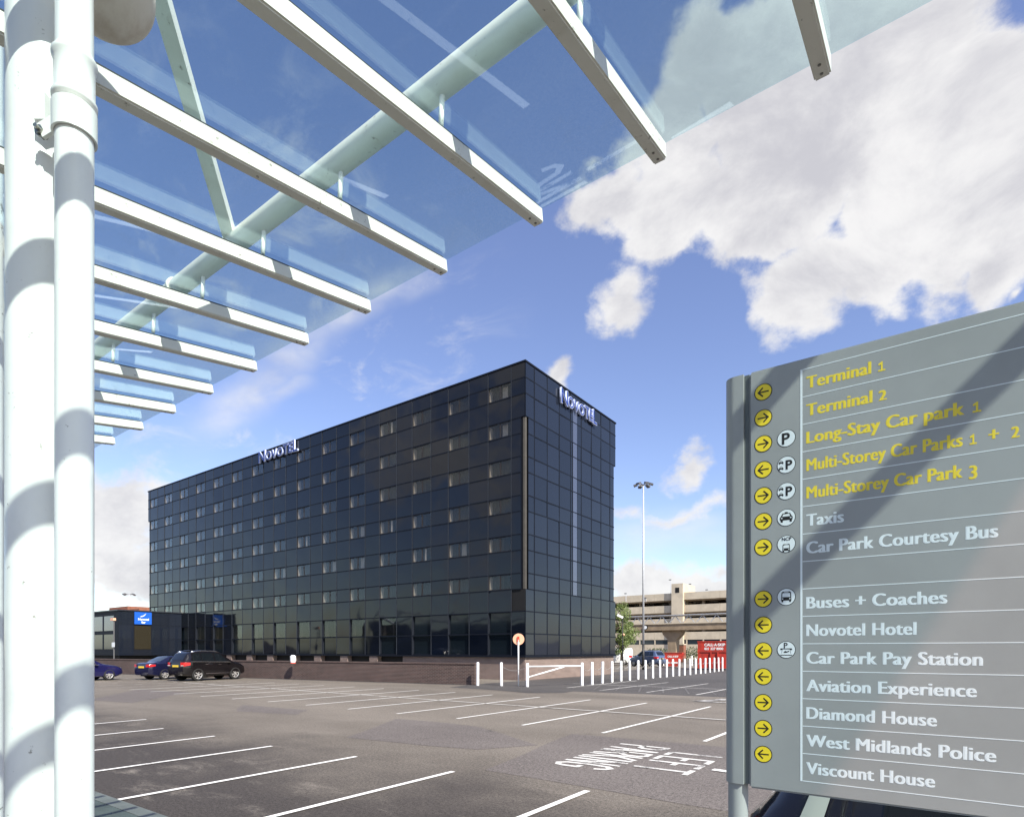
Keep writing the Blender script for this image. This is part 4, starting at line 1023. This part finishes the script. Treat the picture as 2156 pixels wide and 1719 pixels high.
MB().box(x0_, -.3, 6.62, x1_, 2.9, 6.72).build('roof', 'galvanised', br_)
tr = MB(); x = x0_
while x < x1_-1.6:
    for a, b in (((x, 5.6), (x+.8, 6.6)), ((x+.8, 6.6), (x+1.6, 5.6))): tr.bar((a[0], -.05, a[1]), (b[0], -.05, b[1]), .09, .09)
    x += 1.9
tr.build('lattice', 'galvanised', br_)
for px in (1411, 1570):
    xx = bX(px); m_ = MB(); m_.prism([(xx-1.5, 4.598), (xx+1.5, 4.598), (xx+1.3, 4.0), (xx+.6, 3.3), (xx+.55, 0), (xx-.55, 0), (xx-.6, 3.3), (xx-1.3, 4.0)], .6, 2.0, I4); m_.build('pier', 'concrete_dark', br_)
cl = thing('round_bridge_sign', 'small round sign with a white dial on the walkway side', 'sign', (bX(1349)+.8, YB-.16, 5.05))
disc(0, 0, .36, -.05, .0, 'sign_black', 'disc', cl); disc(0, 0, .24, -.06, -.051, 'sign_white', 'dial', cl)
# skips
def skip(px, dist, L_, W_, H_, lab, nm, rz, fs):
    p = AT(px, dist); r = thing(nm, lab, 'skip', (p.x, p.y, 0), rz, 'red skips')
    big = H_ > 2
    b = MB(); prof = [(0, .15), (L_, .15), (L_, H_), (0, H_)] if big else [(.25, .12), (L_*.72, .12), (L_+.25, H_*.98), (0, H_)]
    b.prism(prof, 0, W_, I4); b.build('body', 'skip_red', r)
    rb = MB(); rb.box(-.04, -.04, H_*.98, L_+.04, W_+.04, H_+.04)
    if big: rb.box(-.02, -.06, H_*.62, L_+.02, -.001, H_*.68)
    rb.build('rim', 'skip_red', r)
    if big:
        for x in (.02, L_*.34, L_*.52, L_-.14): MB().box(x, -.12, .1, x+.12, -.062, H_*.62).build('rib', 'skip_red', r)
        tx = [('CALL·A·SKIP', .34, H_*.84, .55), ('021 327 8000', .30, H_*.70+.02, .50)]
    else: tx = [('CALL·A·SKIP', .26, H_*.70, .62), ('021 327 8000', .24, H_*.28, .58)]
    for t_, s_, z_, f_ in tx:
        link('lettering', place(text_mesh(t_, s_, .005, .008, L_*f_), Matrix.Translation((L_*.18, -.012 if not big else -.013, z_)) @ FRONT, 'sign_white'), r)
    return r
skip(1469, 54.9, 3.3, 2.0, 2.6, 'tall red skip container beside the grey direction sign', 'skip_container', 0.15, 1)
skip(1399, 62, 1.75, 1.6, 1.52, 'small low red skip with sloping end left of the tall one', 'open_skip', 0.25, .6)
far_sk = AT(1412, 90); r = thing('red_kiosk', 'small dark red box standing beside the bridge pier', 'kiosk', (far_sk.x+.9, far_sk.y, 0), 0)
MB().box(0, 0, 0, 1.1, 1, 2.6).build('body', 'brick_red', r); MB().box(-.05, -.05, 2.602, 1.15, 1.05, 2.75).build('roof', 'concrete', r)
# masts and lamps
def mast(p, h, r0, r1, lab, nm='lamp_mast', heads=6, base=None, hs=.55):
    r = thing(nm, lab, 'lamp mast', p, 0, 'tall lighting masts')
    MB().tube([(0,0,0 if not base else base), (0,0,h)], [r0, r1], 14).build('pole', 'galvanised', r, True)
    if base: MB().tube([(0,0,0), (0,0,base)], [r0*1.15, r0*1.02], 14).build('base', 'post_black', r, True)
    for k in range(heads):
        a = 2*math.pi*k/heads+.3; c, s_ = math.cos(a), math.sin(a)
        f = MB(); f.bar((0,0,h-.05), (c*hs*1.0, s_*hs*1.0, h+.12), .06, .05); f.box(-.02,-.16,-.09,.36,.16,.07, Matrix.Translation((c*hs, s_*hs, h+.06)) @ Matrix.Rotation(a, 4, 'Z') @ Matrix.Rotation(.35, 4, 'Y')); f.build('floodlight', 'lamp_body', r)
    return r
mast(AT(1354.5, 54.9), 17.1, .105, .06, 'very tall white lighting mast right of the hotel', heads=6, base=2.4)
mast(AT(272, 100), 11.2, .12, .08, 'distant lighting mast over the roofs left of the hotel', heads=4, hs=.8)
lp = AT(1311, 53); r = thing('floodlight_post', 'black post with a white floodlight in front of the tree', 'lamp post', lp)
MB().tube([(0,0,0), (0,0,4.7)], [.06, .04], 10).build('post', 'post_black', r, True)
MB().box(-.5, -.15, -.08, .05, .15, .10, Matrix.Translation((-.05, 0, 4.72)) @ Matrix.Rotation(TH, 4, 'Z') @ Matrix.Rotation(.45, 4, 'Y')).build('floodlight', 'bollard_paint', r)
MB().lathe([(0, -.1), (.09, -.1), (.1, .05), (0, .1)], (.1, 0, 3.2), 12).build('beacon', 'disc_peach', r, True)
for px, py, i in ((1318, 1249, 0), (1360, 1258, 1), (1412, 1220, 2), (1454, 1229, 3), (1489, 1241, 4)):
    t_ = 122; p = AT(px, t_); h = HC+(HY-py)/FD*t_
    r = thing('roof_lamp', ['thin lamp post on the car park roof nearest the hotel', 'short lamp post on the car park roof just right of the mast', 'lamp post rising behind the stair tower', 'lamp post right of the stair tower', 'rightmost lamp post on the car park roof'][i], 'lamp post', (p.x, p.y, 11.7), 0, 'lamp posts on the car park roof')
    MB().tube([(0,0,0), (0,0,h-11.7)], .05, 6).build('post', 'galvanised', r); MB().box(-.35, -.12, h-11.75, .12, .12, h-11.6).build('lamp_head', 'lamp_body', r)
# left background
lb = thing('brick_terminal_block', 'low building with a terracotta roof edge left of the hotel', 'building', AT(215, 96)+Vector((-8, 0, 0)))
MB().box(-30, 0, 0, 22, 12, 7.6).build('wall', 'terminal_wall', lb); MB().box(-30, -.2, 7.602, 22, 12, 7.95).build('roof', 'brick_red', lb); MB().box(8, 1, 7.952, 15, 8, 8.7).build('rooftop_block', 'brick_red', lb)
pz_ = AT(240, 47); r = thing('wall_lamp', 'thin lamp post with a small pale notice by the annex', 'lamp post', (pz_.x, pz_.y, 0))
MB().tube([(0,0,0), (0,0,4.15)], .05, 8).build('post', 'lamp_body', r); MB().box(-.45, -.1, 4.15, .1, .1, 4.35).build('lamp_head', 'disc_peach', r); MB().box(-.28, -.06, 2.05, .28, -.052, 2.42).build('notice', 'sign_white', r)

# ------------------------------------------------------------------ vegetation
def tree(px, dist, h, cr, lab, seed, n=5200, zc0=None, pos=None):
    rnd = random.Random(seed); p = pos or AT(px, dist); r = thing('tree', lab, 'tree', p, 0, 'trees')
    t = MB(); t.tube([(0,0,0), (.05,.03,h*.22), (-.03,.06,h*.5), (.04,0,h*.75)], [.16, .13, .09, .04], 10)
    tips = []
    for k in range(16):
        a = rnd.uniform(0, 6.28); z0 = h*rnd.uniform(.2, .6); ln = cr*rnd.uniform(.6, 1.0); e_ = Vector((math.cos(a)*ln, math.sin(a)*ln, z0+h*rnd.uniform(.1, .34)))
        t.tube([(0,0,z0), tuple(Vector((0,0,z0)).lerp(e_, .5)+Vector((0,0,.12))), tuple(e_)], [.06, .04, .015], 6); tips.append(e_)
    t.build('trunk', 'bark', r, True)
    cl_ = []
    for e_ in tips: cl_.append((e_, rnd.uniform(.28, .5)*cr*.8))
    for k in range(26):
        a = rnd.uniform(0, 6.28); zf = rnd.uniform(.22, .97); rr = cr*(1-abs(zf-.5)*1.5)*rnd.uniform(.2, 1.0); cl_.append((Vector((math.cos(a)*rr, math.sin(a)*rr, h*zf)), rnd.uniform(.2, .42)*cr*.8))
    c = MB()
    for k in range(n):
        e_, s_ = rnd.choice(cl_); v = Vector((rnd.gauss(0,1), rnd.gauss(0,1), rnd.gauss(0,.8))); v = v.normalized()*s_*rnd.random()**.45; q = e_+v
        u = Vector((rnd.uniform(-1,1), rnd.uniform(-1,1), rnd.uniform(-1,1))).normalized(); w_ = u.orthogonal().normalized(); sz = rnd.uniform(.05, .11)
        c.poly([q-u*sz, q+w_*sz*.6, q+u*sz, q-w_*sz*.6])
    c.build('crown', 'leaf', r)
    return r
tree(1308, 68, 7.0, 2.1, 'light green tree beside the right end of the hotel', 3, 9000)
def hedge(px0, px1, dist, h, lab, seed):
    rnd = random.Random(seed); a, b = AT(px0, dist), AT(px1, dist); c = MB()
    n = int((b-a).length*170)
    for k in range(n):
        q = a.lerp(b, rnd.random())+Vector((rnd.uniform(-.5,.5), rnd.uniform(-.5,.5), h*(.75+.25*math.sin(k*.001*7))*rnd.random()**.6))
        u = Vector((rnd.uniform(-1,1), rnd.uniform(-1,1), rnd.uniform(-1,1))).normalized(); w_ = u.orthogonal().normalized(); sz = rnd.uniform(.08, .17)
        c.poly([q-u*sz, q+w_*sz*.7, q+u*sz, q-w_*sz*.7])
    o = c.build('hedge', 'hedge'); return tag(o, lab, 'hedge', None)
hedge(1365, 1400, 96, 2.2, 'low hedge behind the steel blue car', 5)
hedge(1425, 1530, 98, 2.4, 'long low hedge under the car park wall behind the skips', 6)

# ------------------------------------------------------------------ what stands behind the camera and shows only in the hotel glass
for x_, y_, lb_ in ((-44, -16, 'lighting mast in front of the terminal, nearest its far end'), (-27, -20, 'lighting mast in front of the middle of the terminal'), (-13, -14, 'lighting mast in front of the terminal, nearest the canopy')):
    mast(Vector((x_, y_, 0)), 9.5, .09, .06, lb_, heads=2, hs=.5)
tmn = thing('terminal_building', 'long pale terminal block facing the hotel across the car park', 'building', (0, -34, 0))
MB().box(-110, -12, 0, 14, 0, 7.5).build('wall', 'terminal_wall', tmn); MB().box(-110, .02, 2.6, 14, .06, 5.6).build('window_band', 'terminal_glass', tmn)
for k in range(12): MB().tube([(-108+10*k+10*f, 1.2, 7.6+1.5*math.sin(math.pi*f)) for f in [i/10 for i in range(11)]], .28, 6).build('roof_arch', 'bollard_paint', tmn)
MB().box(-62, -10, 7.5, -48, -2, 15).build('rooftop_block', 'terminal_wall', tmn)
for k, (x, y) in enumerate(((34, 44), (41, 52), (38, 36))): tree(0, 0, 10+k, 3.6, ['tall tree reflected in the narrow hotel face', 'broad tree further along the road behind the viewer', 'tree nearest the road behind the viewer'][k], 20+k, 4200, pos=Vector((x, y, 0)))
